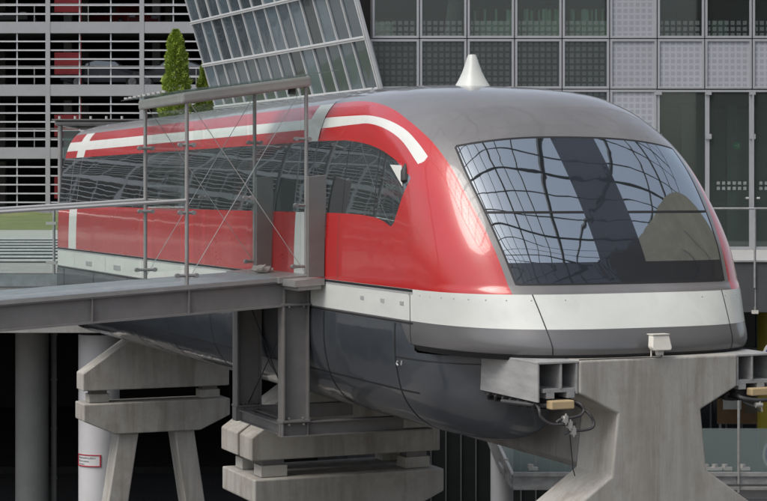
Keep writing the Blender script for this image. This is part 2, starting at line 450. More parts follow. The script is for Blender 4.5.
# side regions
def quad_cut(src,pts):
    for (ay,az),(by,bz) in zip(pts,pts[1:]+pts[:1]):
        src=src.split(lambda v:(by-ay)*(v.z-az)-(bz-az)*(v.y-ay))[0]
    return src
wp=[(19.5,2.35),(5.38,2.33),(4.37,2.315),(3.86,2.275),(3.45,2.225),(3.1,2.15),(2.75,2.05),(2.3,1.85),(2.44,1.65),(2.65,1.29),(2.9,1.36),(3.14,1.40),(3.6,1.43),(4.37,1.44),(19.5,1.435)]
fw=poly_sdf(wp)
win,side=side.split(lambda v:fw(v.y,v.z))
cp=[(19.5,2.655),(5,2.62),(4.37,2.61),(3.86,2.595),(3.31,2.525),(2.81,2.40),(2.41,2.23),(2.12,2.06),(2.23,1.99),(2.70,2.25),(3.21,2.41),(3.75,2.495),(4.28,2.50),(5,2.49),(19.5,2.48)]
def smooth_chain(q,k=4):
    o=[]
    for i in range(len(q)-1):
        a=q[max(i-1,0)];b=q[i];c=q[i+1];d=q[min(i+2,len(q)-1)]
        for j in range(k):
            t=j/k; o.append(tuple(.5*((2*b[m])+(c[m]-a[m])*t+(2*a[m]-5*b[m]+4*c[m]-d[m])*t*t+(3*b[m]-a[m]-3*c[m]+d[m])*t**3) for m in (0,1)))
    return o+[q[-1]]
cp=[cp[0]]+smooth_chain(cp[1:8])+smooth_chain(cp[8:14])+[cp[14]]
fc=poly_sdf(cp)
stripe,side=side.split(lambda v:fc(v.y,v.z))
stripe.build('white_stripe','white_stripe_paint',train)
def bandf(y0,y1): return lambda v:min(v.y-y0-.10*max(0,v.z-2.2)*-1.0,y1+.0-v.y)
for y0,y1 in ((5.33,5.80),(17.6,18.2)):
    b,sideA=side.split(lambda v:v.y-y0); b,sideB=b.split(lambda v:y1-v.y)
    side=Soup(b.V,b.N,sideA.T+sideB.T)
    for q_ in b.split(lambda v:v.x):
        for p_ in q_.split(lambda v:v.z-1.9): p_.build('white_cross_band','white_stripe_paint',train)
side.build('side_shell','red_paint',train)
cuts=[2.0,3.22,4.2,5.3,5.85,8.4,11.2,14.2,17.65,18.25,19.2]
for sgn in (-1,1):
    w_,o_=win.split(lambda v:v.x*sgn)
    for a,b in zip(cuts,cuts[1:]):
        g,w_=w_.split(lambda v:b-.012-v.y)
        if not g.T: continue
        hw_=.03 if b in (5.3,5.85,17.65,18.25) else .012
        m_,w_=w_.split(lambda v:b+hw_-v.y)
        g.build('side_window','side_glass' ,train)
        if m_.T: m_.build('window_post','seal_grey' if hw_>.02 else 'seam_black',train)
# seams drawn as narrow recessed joints: thin dark strips on the shell
def near(get,c,h): return [lambda v:get(v)-c+h, lambda v:c+h-get(v)]
gy=lambda v:v.y
gz_=lambda v:v.z
def seam(src,f,m,name='panel_joint',off=.0025):
    s_=src
    for g_ in (f if isinstance(f,(list,tuple)) else [f]): s_=s_.split(g_)[0]
    if s_.T: s_.build(name,m,train,off=off)
base=Soup(V[:len(slist)*len(tlist)],Nn[:len(slist)*len(tlist)],T)
for sg in (-1,1):
    seam(base,[lambda v:2.0-v.y]+near(lambda v:sg*v.x-(1.06+.13*v.z),0,.006)+[lambda v:.635-v.z],'seam_black')
for sg in (-1,1):
    hb=base.split(lambda v:sg*v.x)[0]; hb=hb.split(lambda v:v.y-2.06)[0]
    seam(hb,near(gz_,.618,.015),'seam_black','sill_groove'); seam(hb,near(gz_,.590,.010),'seam_grey','sill_rail'); seam(hb,near(gz_,.262,.010),'seam_black')
    hc=base.split(lambda v:sg*v.x)[0].split(lambda v:5.6-v.y)[0]
    seam(hc,[lambda v:.6-v.z]+near(gy,2.13,.006),'seam_black')
    seam(hc,[lambda v:v.z-2.36,lambda v:2.83-v.z]+near(gy,5.30,.008),'seam_black')
    seam(hc,[lambda v:v.z-.64,lambda v:1.43-v.z]+near(gy,4.28,.004),'seal_grey')
    for yy in (8.2,10.6,13.0,15.4,17.7): seam(base.split(lambda v:sg*v.x)[0],[lambda v:.57-v.z,lambda v:v.z-.27]+near(gy,yy,.006),'seam_grey')
hv=base.split(lambda v:-v.x)[0].split(lambda v:4-v.y)[0]
view_patch=quad_cut(hv,[(2.88,2.0),(2.43,1.73),(2.50,1.86),(2.54,1.985)]) 
if not view_patch.T: view_patch=quad_cut(hv,[(2.54,1.985),(2.50,1.86),(2.43,1.73),(2.88,2.0)])
if view_patch.T: view_patch.build('bright_view_patch','white_stripe_paint',train,off=.004)  # white patch standing in for the bright view through the opposite window
rv=MB()
def at_z(z):
    for (s0,z0),(s1,z1) in zip(ZS,ZS[1:]):
        if z0<=z<=z1: return s0+(s1-s0)*(z-z0)/(z1-z0)
sz=at_z(.575)
for tt in [.16,.30,.42,.53,.63,.72,.80,.87,.93,.98]:
    for sg in (-1,1):
        p=P(sz,sg*tt); q=P(sz,sg*(tt+.01)); n_=(q-p).cross(Vector((0,0,1))).normalized()
        if n_.dot(Vector((p.x,-1,0)))<0:n_=-n_
        rv.tube([p-n_*.004,p+n_*.003],.008,8)
rv.build('rivet_row','seam_grey',train)
# vents on the white band
vb=MB()
for yy in (16.6,14.6,3.5,2.9,2.35): vb.box(-1.857,-1.845,yy-.05 if yy<5 else yy-.22,yy+.05 if yy<5 else yy+.22,.36 if yy>5 else .45,.44 if yy>5 else .49)
vb.build('sill_vent','seam_grey',train)
# tail cap and under-plate
tc=MB(); pts=[(w,z) for z,w in SEC]+[(-w,z) for z,w in reversed(SEC[:-1])]
tc.prism(pts,lambda p,q,t:(p*.995,t,q-.002),YB-.02,YB+.06); tc.build('tail_cap','rubber',train)
uf=MB(); out=[]
for t in tlist: 
    p=P(0,t); out.append((p.x*.985,p.y+.03 if abs(t)<1 else p.y))
uf.prism(out,lambda p,q,t:(p,q,t),-.028,.0); uf.build('underside_plate','rubber',train)
# lower skirts that wrap round the guideway
SK=[(1.862,.245),(1.868,.1),(1.860,-.15),(1.825,-.35),(1.78,-.52),(1.70,-.67),(1.58,-.81),(1.42,-.92),(1.25,-.985),(1.1,-.99),(.95,-.92),(.84,-.80),(.76,-.64),(.73,-.47)]
def skirt(sg):
    sk=[]; m=6
    for i in range(len(SK)-1):
        for k in range(m):
            t=k/m; a=SK[max(i-1,0)];b=SK[i];c=SK[i+1];d=SK[min(i+2,len(SK)-1)]
            q=[.5*((2*b[j])+(c[j]-a[j])*t+(2*a[j]-5*b[j]+4*c[j]-d[j])*t*t+(3*b[j]-a[j]-3*c[j]+d[j])*t**3) for j in (0,1)]
            sk.append(q)
    sk.append(SK[-1])
    Y1,L,n=2.9,1.78,2.9
    ys=[Y1-L*math.sin(k/26*PI/2) for k in range(26,-1,-1)]+[Y1+(YB-Y1)*k/30 for k in range(1,31)]
    V=[]
    for y in ys:
        g=1 if y>=Y1 else max(0,(1-((Y1-y)/L)**n))**(1/n)
        for (x,z) in sk:
            xx=.66+(x-.66)*g; zz=z if z>-.5 else -.5+(z+.5)*g**.30
            V.append(Vector((sg*xx,y,zz)))
    nx=len(sk);T=[]
    for i in range(len(ys)-1):
        for j in range(nx-1):
            a,b,c,d=i*nx+j,i*nx+j+1,(i+1)*nx+j+1,(i+1)*nx+j
            T+=[(a,b,c),(a,c,d)]
    N=[Vector((0,0,0)) for _ in V]
    for t in T:
        n_=(V[t[1]]-V[t[0]]).cross(V[t[2]]-V[t[0]])
        c_=(V[t[0]]+V[t[1]]+V[t[2]])/3-Vector((sg*.9,5,-.2)); 
        if c_.x*n_.x+c_.z*n_.z+ (n_.y*(-1) if V[t[0]].y<2 else 0)*.3<0:n_=-n_
        for i in t: N[i]+=n_
    N=[n_.normalized() if n_.length>0 else Vector((0,-1,0)) for n_ in N]
    sp=Soup(V,N,T)
    lo,hi=sp.split(lambda v:min(2.06-v.y,v.z+.05)+0)   # top lip beyond the last panel is cut away for the nose
    hi,cutaway=hi.split(lambda v: 1 if v.y>2.12 else (-.035-v.z))
    bs=hi
    bot,upper=bs.split(lambda v:-.50-v.z+.0)
    upper.build('side_skirt','skirt_blue',train); bot.build('skirt_bottom','skirt_blue',train)
    for yy in [2.52,4.7,7.0,9.3,11.6,13.9,16.2,18.5]:
        j=bs
        for g_ in near(gy,yy,.016): j=j.split(g_)[0]
        if j.T: j.build('skirt_joint','seam_black',train,off=.003)
    j=bs.split(lambda v:v.y-2.1)[0]
    for g_ in near(gz_,-.50,.009): j=j.split(g_)[0]
    j.build('skirt_joint','seam_black',train,off=.003)
    j=bs.split(lambda v:2.5-v.y)[0]
    for g_ in near(gz_,-.13,.007): j=j.split(g_)[0]
    j.build('skirt_joint','seam_black',train,off=.003)
for sg in (-1,1): skirt(sg)
ct=MB(); ct.tube([(-1.87,2.42,-.17),(-1.88,2.43,-.20),(-1.87,2.41,-.22)],.011,8); ct.tube([(-1.86,2.33,-.16),(-1.87,2.33,-.21)],.008,6); ct.build('tow_fitting','galv',train,smooth=True)
# antenna fin
af=MB(); 
prof=[(0,.215,.24),(.02,.20,.225),(.1,.155,.18),(.2,.11,.13),(.3,.078,.095),(.38,.055,.065),(.41,.045,.05),(.415,.03,.03)]
vs=[];n=24
for h,rx,ry in prof:
    for k in range(n):
        a=2*PI*k/n; c,s_=math.cos(a),math.sin(a)
        vs.append((rx*math.copysign(abs(c)**.75,c),4.42+.02*h+ry*math.copysign(abs(s_)**.75,s_),2.985+h))
fs=[(i*n+k,i*n+(k+1)%n,(i+1)*n+(k+1)%n,(i+1)*n+k) for i in range(len(prof)-1) for k in range(n)]+[tuple((len(prof)-1)*n+k for k in range(n))]
af.add(vs,fs); af.build('antenna_fin','white_paint',train,smooth=True)
# dark camera pod inside the cab window corner
pod=MB(); pod.tube([(-1.735,2.50,2.0),(-1.76,2.47,1.92),(-1.765,2.45,1.82),(-1.75,2.45,1.77)],[.02,.05,.055,.02],12); pod.build('side_camera','rubber',train,smooth=True)
# door guard plates of the platform docking
# ================================================================== GUIDEWAY
gp=[(-.93,0),(-.93,-.33),(-.49,-.55),(-.56,-1.18),(-1.47,-1.80),(-1.47,-2.13),(1.47,-2.13),(1.47,-1.80),(.56,-1.18),(.49,-.55),(.93,-.33),(.93,0)]
web=[(-.93,-.004),(-.93,-.33),(-.50,-.57),(-.56,-1.13),(-.49,-1.21),(.49,-1.21),(.56,-1.13),(.50,-.57),(.93,-.33),(.93,-.004)]
fxz=lambda p,q,t:(p,t,q)
def girder(y0,y1,label):
    g=thing('guideway_girder',label,'guideway girder',(0,y0,0),group='concrete guideway girders')
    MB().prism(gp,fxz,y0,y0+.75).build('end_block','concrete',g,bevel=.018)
    MB().prism(web,fxz,y0+.75,y1-.55).build('web','concrete_dark',g,bevel=.02)  # web concrete darkened: shade under the train put into its colour
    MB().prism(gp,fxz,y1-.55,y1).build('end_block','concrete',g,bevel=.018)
    for sg in (-1,1):
        b=MB(); x0,x1=(-1.4,-.935) if sg<0 else (.935,1.4)
        t=.022
        b.box(x0,x1,y0+.01,y1-.01,-t,0)           # top plate
        b.box(x0,x0+t,y0+.01,y1-.01,-.40,-t) if sg<0 else b.box(x1-t,x1,y0+.01,y1-.01,-.40,-t)
        xm=sg*1.13; b.box(xm-.012,xm+.012,y0+.02,y1-.02,-.27,-t)
        xi=sg*.95; b.box(xi-.012,xi+.012,y0+.02,y1-.02,-.33,-t)
        for k in range(int((y1-y0)/1.4)): yy=y0+.55+k*1.4; b.box(x0+t,x1-t,yy,yy+.02,-.36,-t)
        r=b.build('guide_rail','galv_dull',g,bevel=.004)
        f=MB(); f.box(xm-.20,xm+.20,y0+.03,y1-.03,-.31,-.27); f.box(xm-.16,xm-.07,y0+.03,y1-.03,-.37,-.31); f.box(xm+.07,xm+.16,y0+.03,y1-.03,-.37,-.31)
        f.build('stator_bracket','galv',g,bevel=.003)
        st=MB()
        kk=0; yy=y0+.12
        n_=int(min(3.0,y1-y0)/.17) if y0<1 else 3
        st.box(xm-.15,xm+.15,y0+.10,y1-.1,-.46,-.38)
        for k in range(n_):
            yk=y0+.14+k*.17; st.tube([(xm-.21,yk,-.405),(xm-.235,yk+.02,-.44),(xm-.22,yk+.06,-.475),(xm-.12,yk+.07,-.485),(xm+.15,yk+.07,-.485)],.022,6)
        st.build('stator_pack','rubber',g,smooth=True)
    return g
g1=girder(0,9.13,'nearest concrete guideway girder, its stained hourglass end face below the train nose')
g2=girder(9.24,19.15,'second concrete guideway girder, its pentagonal end block in front of the white column')
# fix ends seen at each support: pentagon end block depths come from the girders themselves
def support(y,label,gap):
    s=thing('guideway_pier',label,'pier',(0,y,-5.5),group='concrete piers of the guideway')
    cap=[(-1.47,-2.38),(-1.47,-2.71),(-.86,-2.98),(.86,-2.98),(1.47,-2.71),(1.47,-2.38)]; hd=.36 if gap==2 else .75; so_=.16 if gap==2 else .42
    MB().prism(cap,fxz,y-hd,y+hd).build('cross_head','concrete',s,bevel=.02)
    for sx in (-1,1):
        for sy in ((-.42,.42) if gap<2 else (0,)):
            MB().box(sx*1.12-.2,sx*1.12+.2,y+sy-.16,y+sy+.16,-2.375,-2.21).build('bearing_block','concrete_pale',s,bevel=.01)
            MB().box(sx*1.12-.16,sx*1.12+.16,y+sy-.12,y+sy+.12,-2.208,-2.132).build('bearing_pad','bridge_steel',s)
        l=MB()
        vs=[]
        for (xc,z) in ((sx*.56,-2.978),(sx*.95,-5.5)):
            for a,b in ((-.2,-.26),(.2,-.26),(.2,.26),(-.2,.26)): vs.append((xc+a,y+b,z))
        l.add(vs,[(3,2,1,0),(4,5,6,7),(0,1,5,4),(1,2,6,5),(2,3,7,6),(3,0,4,7)]); l.build('leg','concrete_pale',s,bevel=.02)
    return s
support(.38,'guideway pier directly under the nearest girder end, below the bottom edge',0)
support(9.19,'guideway pier with two girder ends bearing on it beneath the footbridge frame',1)
support(18.90,'guideway pier with splayed concrete legs standing in front of the white signed column',2)
# hoses and clamps at the end of the left guide rail
hs=thing('cable_loops','grey looped cables with three clamps hanging under the left steel guide rail','cable',(-1.15,-.02,-.45))
def hosep(x,z,y=-.03): return (x,y,z)
h=MB()
def bez(pts,n=26):
    out=[]
    for i in range(len(pts)-1):
        a=pts[max(i-1,0)];b=pts[i];c=pts[i+1];d=pts[min(i+2,len(pts)-1)]
        for k in range(n//4):
            t=k/(n//4); out.append([.5*((2*b[j])+(c[j]-a[j])*t+(2*a[j]-5*b[j]+4*c[j]-d[j])*t*t+(3*b[j]-a[j]-3*c[j]+d[j])*t**3) for j in range(3)])
    out.append(pts[-1]); return out
h.tube(bez([(-1.33,.2,-.42),(-1.39,.0,-.46),(-1.38,-.03,-.54),(-1.28,-.05,-.61),(-1.12,-.05,-.62),(-1.0,-.04,-.62)]),.015,10)
h.tube(bez([(-.98,.15,-.40),(-.93,.0,-.43),(-.90,-.03,-.49),(-.96,-.05,-.54),(-1.08,-.05,-.56),(-1.17,-.04,-.57),(-1.21,-.03,-.60)]),.015,10)
h.tube(bez([(-.88,.2,-.45),(-.84,.0,-.52),(-.79,-.03,-.61),(-.82,-.05,-.67),(-.93,-.05,-.69),(-1.05,-.04,-.69),(-1.12,-.03,-.72)]),.015,10)
h.tube(bez([(-1.5,.6,-.44),(-1.4,.3,-.44),(-1.3,.1,-.44),(-1.2,.02,-.42)]),.022,8)
h.build('cable','hose',hs,smooth=True)
for x,z in ((-1.13,-.565),(-1.08,-.625),(-1.04,-.69)):
    c=MB(); c.tube([(x-.022,-.05,z),(x+.022,-.05,z)],.032,12); c.box(x-.018,x+.018,-.095,-.06,z-.035,z+.035); c.tube([(x,-.08,z-.055),(x,-.08,z+.055)],.009,8); c.build('clamp','stainless',hs,smooth=True)
tb=MB(); tb.box(-1.28,-1.02,-.06,.06,-.47,-.385); tb.build('end_block','tan_block',hs,bevel=.012)
wr=MB(); wr.tube([(-1.07,-.05,-.73),(-1.03,.0,-.86),(-.96,.1,-1.0),(-.90,.2,-1.1),(-.82,.3,-1.2)],.006,6); wr.build('drain_wire','rubber',hs)
hs2=thing('cable_loops','grey looped cables hanging under the right steel guide rail beside the pier','cable',(1.15,-.02,-.45))
h=MB()
h.tube(bez([(1.0,.15,-.42),(.98,.0,-.45),(1.1,-.04,-.475),(1.25,-.05,-.48),(1.4,-.03,-.47)]),.022,10)
h.tube(bez([(1.05,.1,-.45),(1.02,.0,-.50),(1.12,-.04,-.55),(1.18,-.05,-.60)]),.012,8); h.build('cable','hose',hs2,smooth=True)
c=MB(); c.tube([(1.12,-.05,-.53),(1.2,-.05,-.53)],.028,12); c.tube([(1.17,-.06,-.49),(1.2,-.06,-.60)],.010,8); c.build('clamp','stainless',hs2,smooth=True)
tb=MB(); tb.box(1.08,1.38,-.05,.06,-.435,-.355); tb.build('end_block','tan_block',hs2,bevel=.012)
# floodlight on the girder end
fl=thing('floodlight','small cream floodlight turned away, clamped to the top of the concrete girder end','floodlight',(0,.05,0))
b=MB(); b.prism([(-.10,.045),(.10,.045),(.115,.07),(.10,.205),(-.095,.205),(-.12,.08)],lambda p,q,t:(p,t-(.2-q)*.25,q+.03),-.02,.07); b.build('housing','lamp_white',fl,bevel=.012)
MB().box(-.105,.10,-.03,.085,.232,.242).build('rear_rim','lamp_white',fl,bevel=.003)
b=MB(); b.box(-.03,.05,.0,.05,.02,.075); b.build('junction_box','lamp_white',fl,bevel=.012)
b=MB(); b.tube([(-.085,.03,0),(-.085,.03,.12)],.008,8); b.tube([(.055,.03,0),(.055,.03,.10)],.006,8); b.build('stand','lamp_white',fl)
b=MB(); b.tube(bez([(.02,.01,.03),(.0,-.01,.008),(-.15,.0,.007),(-.4,.02,.007),(-.7,.03,.007),(-.92,.03,.007)]),.006,6); b.build('cable','hose',fl)
# ================================================================== FOOTBRIDGE
def zr(x): return .65+.059*(x+1.95)
fb=thing('footbridge','grey steel footbridge ramp rising to the train door on two steel posts','footbridge',(-1.95,5.25,.65))
XL=-15
def sheet(mb,x0,x1,y0,y1,dz0,dz1):
    vs=[(x0,y0,zr(x0)+dz0),(x1,y0,zr(x1)+dz0),(x1,y1,zr(x1)+dz0),(x0,y1,zr(x0)+dz0),(x0,y0,zr(x0)+dz1),(x1,y0,zr(x1)+dz1),(x1,y1,zr(x1)+dz1),(x0,y1,zr(x0)+dz1)]
    return mb.add(vs,[(0,3,2,1),(4,5,6,7),(0,1,5,4),(1,2,6,5),(2,3,7,6),(3,0,4,7)])
sheet(MB(),XL,-1.88,5.18,7.12,-.035,0).build('deck','deck_plate',fb,bevel=.004)
e=MB(); sheet(e,XL,-1.9,5.165,5.18,-.045,.006); e.build('deck_edge','bridge_steel_light',fb)
for yc in (5.25,7.05):
    b=MB(); sheet(b,XL,-1.87,yc-.07,yc+.07,-.065,-.04); sheet(b,XL,-1.87,yc-.07,yc+.07,-.36,-.335); sheet(b,XL,-1.87,yc-.008,yc+.008,-.335,-.065)
    for xs in (-1.885,-2.2,-3.42,-4.61,-5.8,-7,-8.2,-9.4,-10.6,-11.8,-13):
        sheet(b,xs-.008,xs+.008,yc-.066,yc+.066,-.335,-.065)
    b.build('edge_beam','bridge_steel',fb)
b=MB(); 
for xs in (-2.05,-3.42,-4.61,-5.8,-7,-9,-11): sheet(b,xs-.06,xs+.06,5.27,7.03,-.3,-.06)
b.build('cross_beam','bridge_steel',fb)
sheet(MB(),-2.3,-1.86,5.10,7.2,-.06,.012).build('threshold_plate','bridge_steel_light',fb)
def hcol(yc):
    b=MB(); b.box(-2.225,-2.205,yc-.1,yc+.1,-1.13,.32); b.box(-1.905,-1.885,yc-.1,yc+.1,-1.13,.32); b.box(-2.205,-1.905,yc-.012,yc+.012,-1.13,.32)
    b.box(-2.235,-1.875,yc-.11,yc+.11,.29,.315); b.box(-2.235,-1.875,yc-.11,yc+.11,-1.15,-1.125)
    for x in (-2.15,-1.96):
        for z in (.275,-1.105,-1.18): b.tube([(x,yc-.11,z),(x,yc-.06,z)],.014,8)
    return b.build('post','bridge_steel',fb)
hcol(5.25); hcol(7.05)
b=MB()
b.box(-2.235,-.57,5.17,5.33,-1.165,-1.151); b.box(-2.235,-.2,5.17,5.33,-1.335,-1.32); b.box(-2.235,-.57,5.243,5.257,-1.32,-1.165); b.box(-2.225,-2.21,5.18,5.32,-1.32,-1.165); b.box(-1.9,-1.885,5.18,5.32,-1.32,-1.165)
b.build('sill_beam','bridge_steel',fb)
b=MB(); 
for x in (-2.15,-1.95): b.box(x-.05,x+.05,5.34,6.96,-1.20,-1.185); b.box(x-.05,x+.05,5.34,6.96,-1.33,-1.315); b.box(x-.006,x+.006,5.34,6.96,-1.315,-1.20)
b.box(-2.235,-.57,6.97,7.13,-1.335,-1.155)
b.build('base_frame','bridge_steel',fb)
b=MB(); b.tube([(-2.05,5.3,.25),(-2.05,7.0,-1.1)],.008,6); b.tube([(-2.05,7.0,.25),(-2.05,5.3,-1.1)],.008,6); b.build('brace_cable','rubber',fb)
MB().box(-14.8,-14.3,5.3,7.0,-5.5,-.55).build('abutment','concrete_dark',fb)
# handrails
for yc,xe in ((5.22,-3.44),(7.08,-3.44)):
    MB().tube([(XL,yc,zr(XL)+1.03),(xe,yc,zr(xe)+1.03)],.022,10).build('handrail','stainless',fb,smooth=True)
    for x0,x1 in ((-5.93,-3.52),(-7.8,-5.98),(-9.9,-7.86)):
        g=MB(); sheet(g,x0,x1,yc-.006,yc+.006,.06,.93); gl=g.build('balustrade_glass','screen_glass',fb)
    b=MB()
    for x in (-5.955,-7.83,-9.95): b.tube([(x,yc,zr(x)),(x,yc,zr(x)+1.02)],.02,8)
    b.build('baluster','bridge_steel_light',fb,smooth=True)
# portal screen and canopy at the door
def clampbar(mb,p,half,axis=0):
    a=list(p);c=list(p);a[axis]-=half;c[axis]+=half; mb.tube([a,c],.02,8); mb.tube([(a[0],a[1]-.03,a[2]),(a[0],a[1]+.03,a[2])],.028,10); mb.tube([(c[0],c[1]-.03,c[2]),(c[0],c[1]+.03,c[2])],.028,10)
def zc(x): return 2.80+.148*(x+3.44)
cn=thing('door_canopy','grey steel and glass door canopy on four slim posts over the near footbridge','canopy',(-3.44,5.25,.56))
for x,y in ((-3.44,5.22),(-3.44,7.08),(-1.9,5.22),(-1.95,7.05)):
    MB().tube([(x,y,zr(x)-(.03 if y<6 else 0)),(x,y,zc(x))],.025,12).build('post','bridge_steel_light',cn,smooth=True)
def cs(mb,x0,x1,y0,y1,a,b_):
    vs=[(x,y,zc(x)+dz) for dz in (a,b_) for x,y in ((x0,y0),(x1,y0),(x1,y1),(x0,y1))]
    return mb.add(vs,[(0,3,2,1),(4,5,6,7),(0,1,5,4),(1,2,6,5),(2,3,7,6),(3,0,4,7)])
b=MB(); cs(b,-3.52,-1.85,5.15,5.29,-.03,.10); cs(b,-3.52,-1.87,7.01,7.15,-.03,.10); cs(b,-3.52,-3.38,5.29,7.01,-.03,.10); cs(b,-1.97,-1.87,5.29,7.01,-.03,.10)
b.build('fascia','canopy_steel',cn,bevel=.03)
cs(MB(),-3.5,-1.9,5.2,7.1,.105,.115).build('roof_panel','roof_clear',cn)
b=MB(); cs(b,-3.62,-1.55,5.02,5.2,.118,.13); cs(b,-3.72,-1.6,5.2,7.25,.118,.13); b.build('roof_glass','roof_clear',cn)
for k in range(9): MB().tube([(-3.70,5.3+k*.22,zc(-3.7)+.13),(-3.70,5.3+k*.22,zc(-3.7)+.155)],.03,8).build('glass_fixing','stainless',cn)
for yc in (5.22,7.05):
    g=MB(); 
    for x0,x1 in ((-3.36,-2.68),(-2.64,-1.97)):
        vs=[(x0,yc-.006,zr(x0)+.08),(x1,yc-.006,zr(x1)+.08),(x1,yc+.006,zr(x1)+.08),(x0,yc+.006,zr(x0)+.08),(x0,yc-.006,zc(x0)-.08),(x1,yc-.006,zc(x1)-.08),(x1,yc+.006,zc(x1)-.08),(x0,yc+.006,zc(x0)-.08)]
        g.add(vs,[(0,3,2,1),(4,5,6,7),(0,1,5,4),(1,2,6,5),(2,3,7,6),(3,0,4,7)])
    g.build('screen_pane','screen_glass',cn)
    b=MB(); b.tube([(-3.42,yc-.03,zc(-3.42)-.02),(-1.93,yc-.03,zr(-1.93)+.05)],.0045,6); b.tube([(-3.42,yc+.03,zr(-3.4)+.05),(-1.93,yc+.03,zc(-1.9)-.02)],.0045,6); b.build('brace_cable','stainless',cn)
    for x,hh in ((-3.44,.12),(-1.95,.12)):
        for z in (.12,.88,1.7):
            b=MB(); clampbar(b,(x,yc-.0,zr(x)+z),hh if z<.5 else hh*.7); b.build('glass_clamp','bridge_steel_light',cn,smooth=True)
    b=MB(); clampbar(b,(-2.66,yc,1.62),.04); b.build('glass_clamp','bridge_steel_light',cn,smooth=True)
g=MB(); g.box(-3.45,-3.438,5.32,6.95,zr(-3.44)+.9,zc(-3.44)-.1)
g.build('screen_pane','screen_glass',cn)
b=MB(); b.tube([(-2.06,5.3,zc(-2.06)-.10),(-2.06,5.3,zc(-2.06)-.02)],.05,12); b.build('spotlight','rubber',cn,smooth=True)
# docking plates against the train door
for yc,lab in ((4.72,'grey-brown upright docking plate right of the footbridge door post'),(6.65,'grey-brown upright docking plate behind the footbridge glass screen')):
    pl=[(-2.07,.66),(-2.07,1.88),(-1.84,1.90),(-1.835,1.6),(-1.858,1.2),(-1.862,.66)]
    p=MB().prism(pl,lambda p,q,t:(p,t,q),yc-.03,yc+.03); o=single(p,'docking_plate','portal_grey',lab,'docking plate',(-1.96,yc,.66),'docking plates at the train door',bevel=.006)
b=MB(); sheet(b,-2.25,-1.87,4.66,5.16,-.09,-.01); sheet(b,-2.2,-1.9,4.70,5.2,-.14,-.09); b.build('side_bracket','bridge_steel_light',fb)
# crumpled cloth on the deck
random.seed(3)
import bmesh
bm=bmesh.new(); bmesh.ops.create_icosphere(bm,subdivisions=4,radius=1)
from mathutils import noise as mn
for v in bm.verts:
    k=1+.35*mn.noise(v.co*2.3)+.22*mn.noise(v.co*5.1)+.1*mn.noise(v.co*11)
    v.co=Vector((v.co.x*.13*k-.0,v.co.y*.08*k,max(0,(v.co.z*.5+.5))*.085*k*(1+.6*mn.noise(Vector((v.co.x*2,v.co.y*2,0))))))
me=bpy.data.meshes.new('crumpled_cloth'); bm.to_mesh(me); bm.free(); me.materials.append(M('cloth_white')); me.shade_smooth()
cl=bpy.data.objects.new('crumpled_cloth',me); COL.objects.link(cl); cl.location=(-2.13,6.2,zr(-2.13)+.001+.012)
props(cl,'crumpled dirty white cloth bundle lying on the footbridge deck by the door','cloth')
# ---- far canopy behind the train tail
fc_=thing('far_canopy','dark flat steel canopy on two posts beyond the tail end of the train','canopy',W(U(61,38),38,.0),-AL)
c0=U(61,38); 
def loc(px,dep): return U(px,dep)-c0
b=MB(); zt=Z(126,38); b.box(loc(56,38),loc(150,38),-.3,-.18,zt,zt+.1); b.box(loc(56,38),loc(56,38)+.12,-.18,1.9,zt,zt+.1); b.box(loc(56,38),loc(150,38),1.9,2.0,zt,zt+.1); b.build('fascia','bridge_steel_light',fc_,bevel=.03)
MB().box(loc(54,38),loc(152,38),-.4,2.1,zt+.105,zt+.13).build('roof_panel','bridge_steel',fc_)
for x,y in ((0,-.2),(.35,1.8),(3.4,-.2),(3.6,1.8)): MB().tube([(x,y,-.1),(x,y,zt)],.05,12).build('post','bridge_steel_light',fc_,smooth=True)
MB().box(.06,.4,-.2,-.18,.3,zt-.1).build('screen_pane','teal_glass',fc_)
for k in range(5): MB().tube([(-.0+k*.32,-.3,zt+.13),(-.0+k*.32,-.3,zt+.19)],.025,8).build('spotlight','stainless',fc_)
# ================================================================== SETTING: ground, plaza
def struct(mb,name,m,**kw):
    o=mb.build(name,m,off=(0,0,0),**kw); return props(o,kind='structure')
g=MB(); g.add([(-400,-300,-5.5),(400,-300,-5.5),(400,500,-5.5),(-400,500,-5.5)],[(0,1,2,3)]); struct(g,'ground','asphalt')
pv_=MB(); pv_.box(-40,-4.5,-30,16,-5.5,-5.42); struct(pv_,'bounce_paving','brick_paving')  # unseen patch added for reflection and bounce light on the lower hull
def lbox(mb,u0,u1,d0,d1,z0,z1):
    vs=[W(u,d_,z) for z in (z0,z1) for u,d_ in ((u0,d0),(u1,d0),(u1,d1),(u0,d1))]
    return mb.add(vs,[(0,3,2,1),(4,5,6,7),(0,1,5,4),(1,2,6,5),(2,3,7,6),(3,0,4,7)])
s=MB(); lbox(s,-45,U(262,37),37,47,-1.13,.05); lbox(s,-45,-1.5,47,92,-1.13,-.3); struct(s,'plaza','slab_concrete')
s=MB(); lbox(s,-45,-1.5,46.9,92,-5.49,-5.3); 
struct(s,'basement_floor','undercroft_shade')
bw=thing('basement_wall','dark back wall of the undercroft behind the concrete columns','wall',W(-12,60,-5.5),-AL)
MB().box(-33,11,0,.4,0,4.35).build('wall_face','undercroft_shade',bw)
MB().box(10.6,11,-21,0,0,4.35).build('side_face','undercroft_shade',bw)
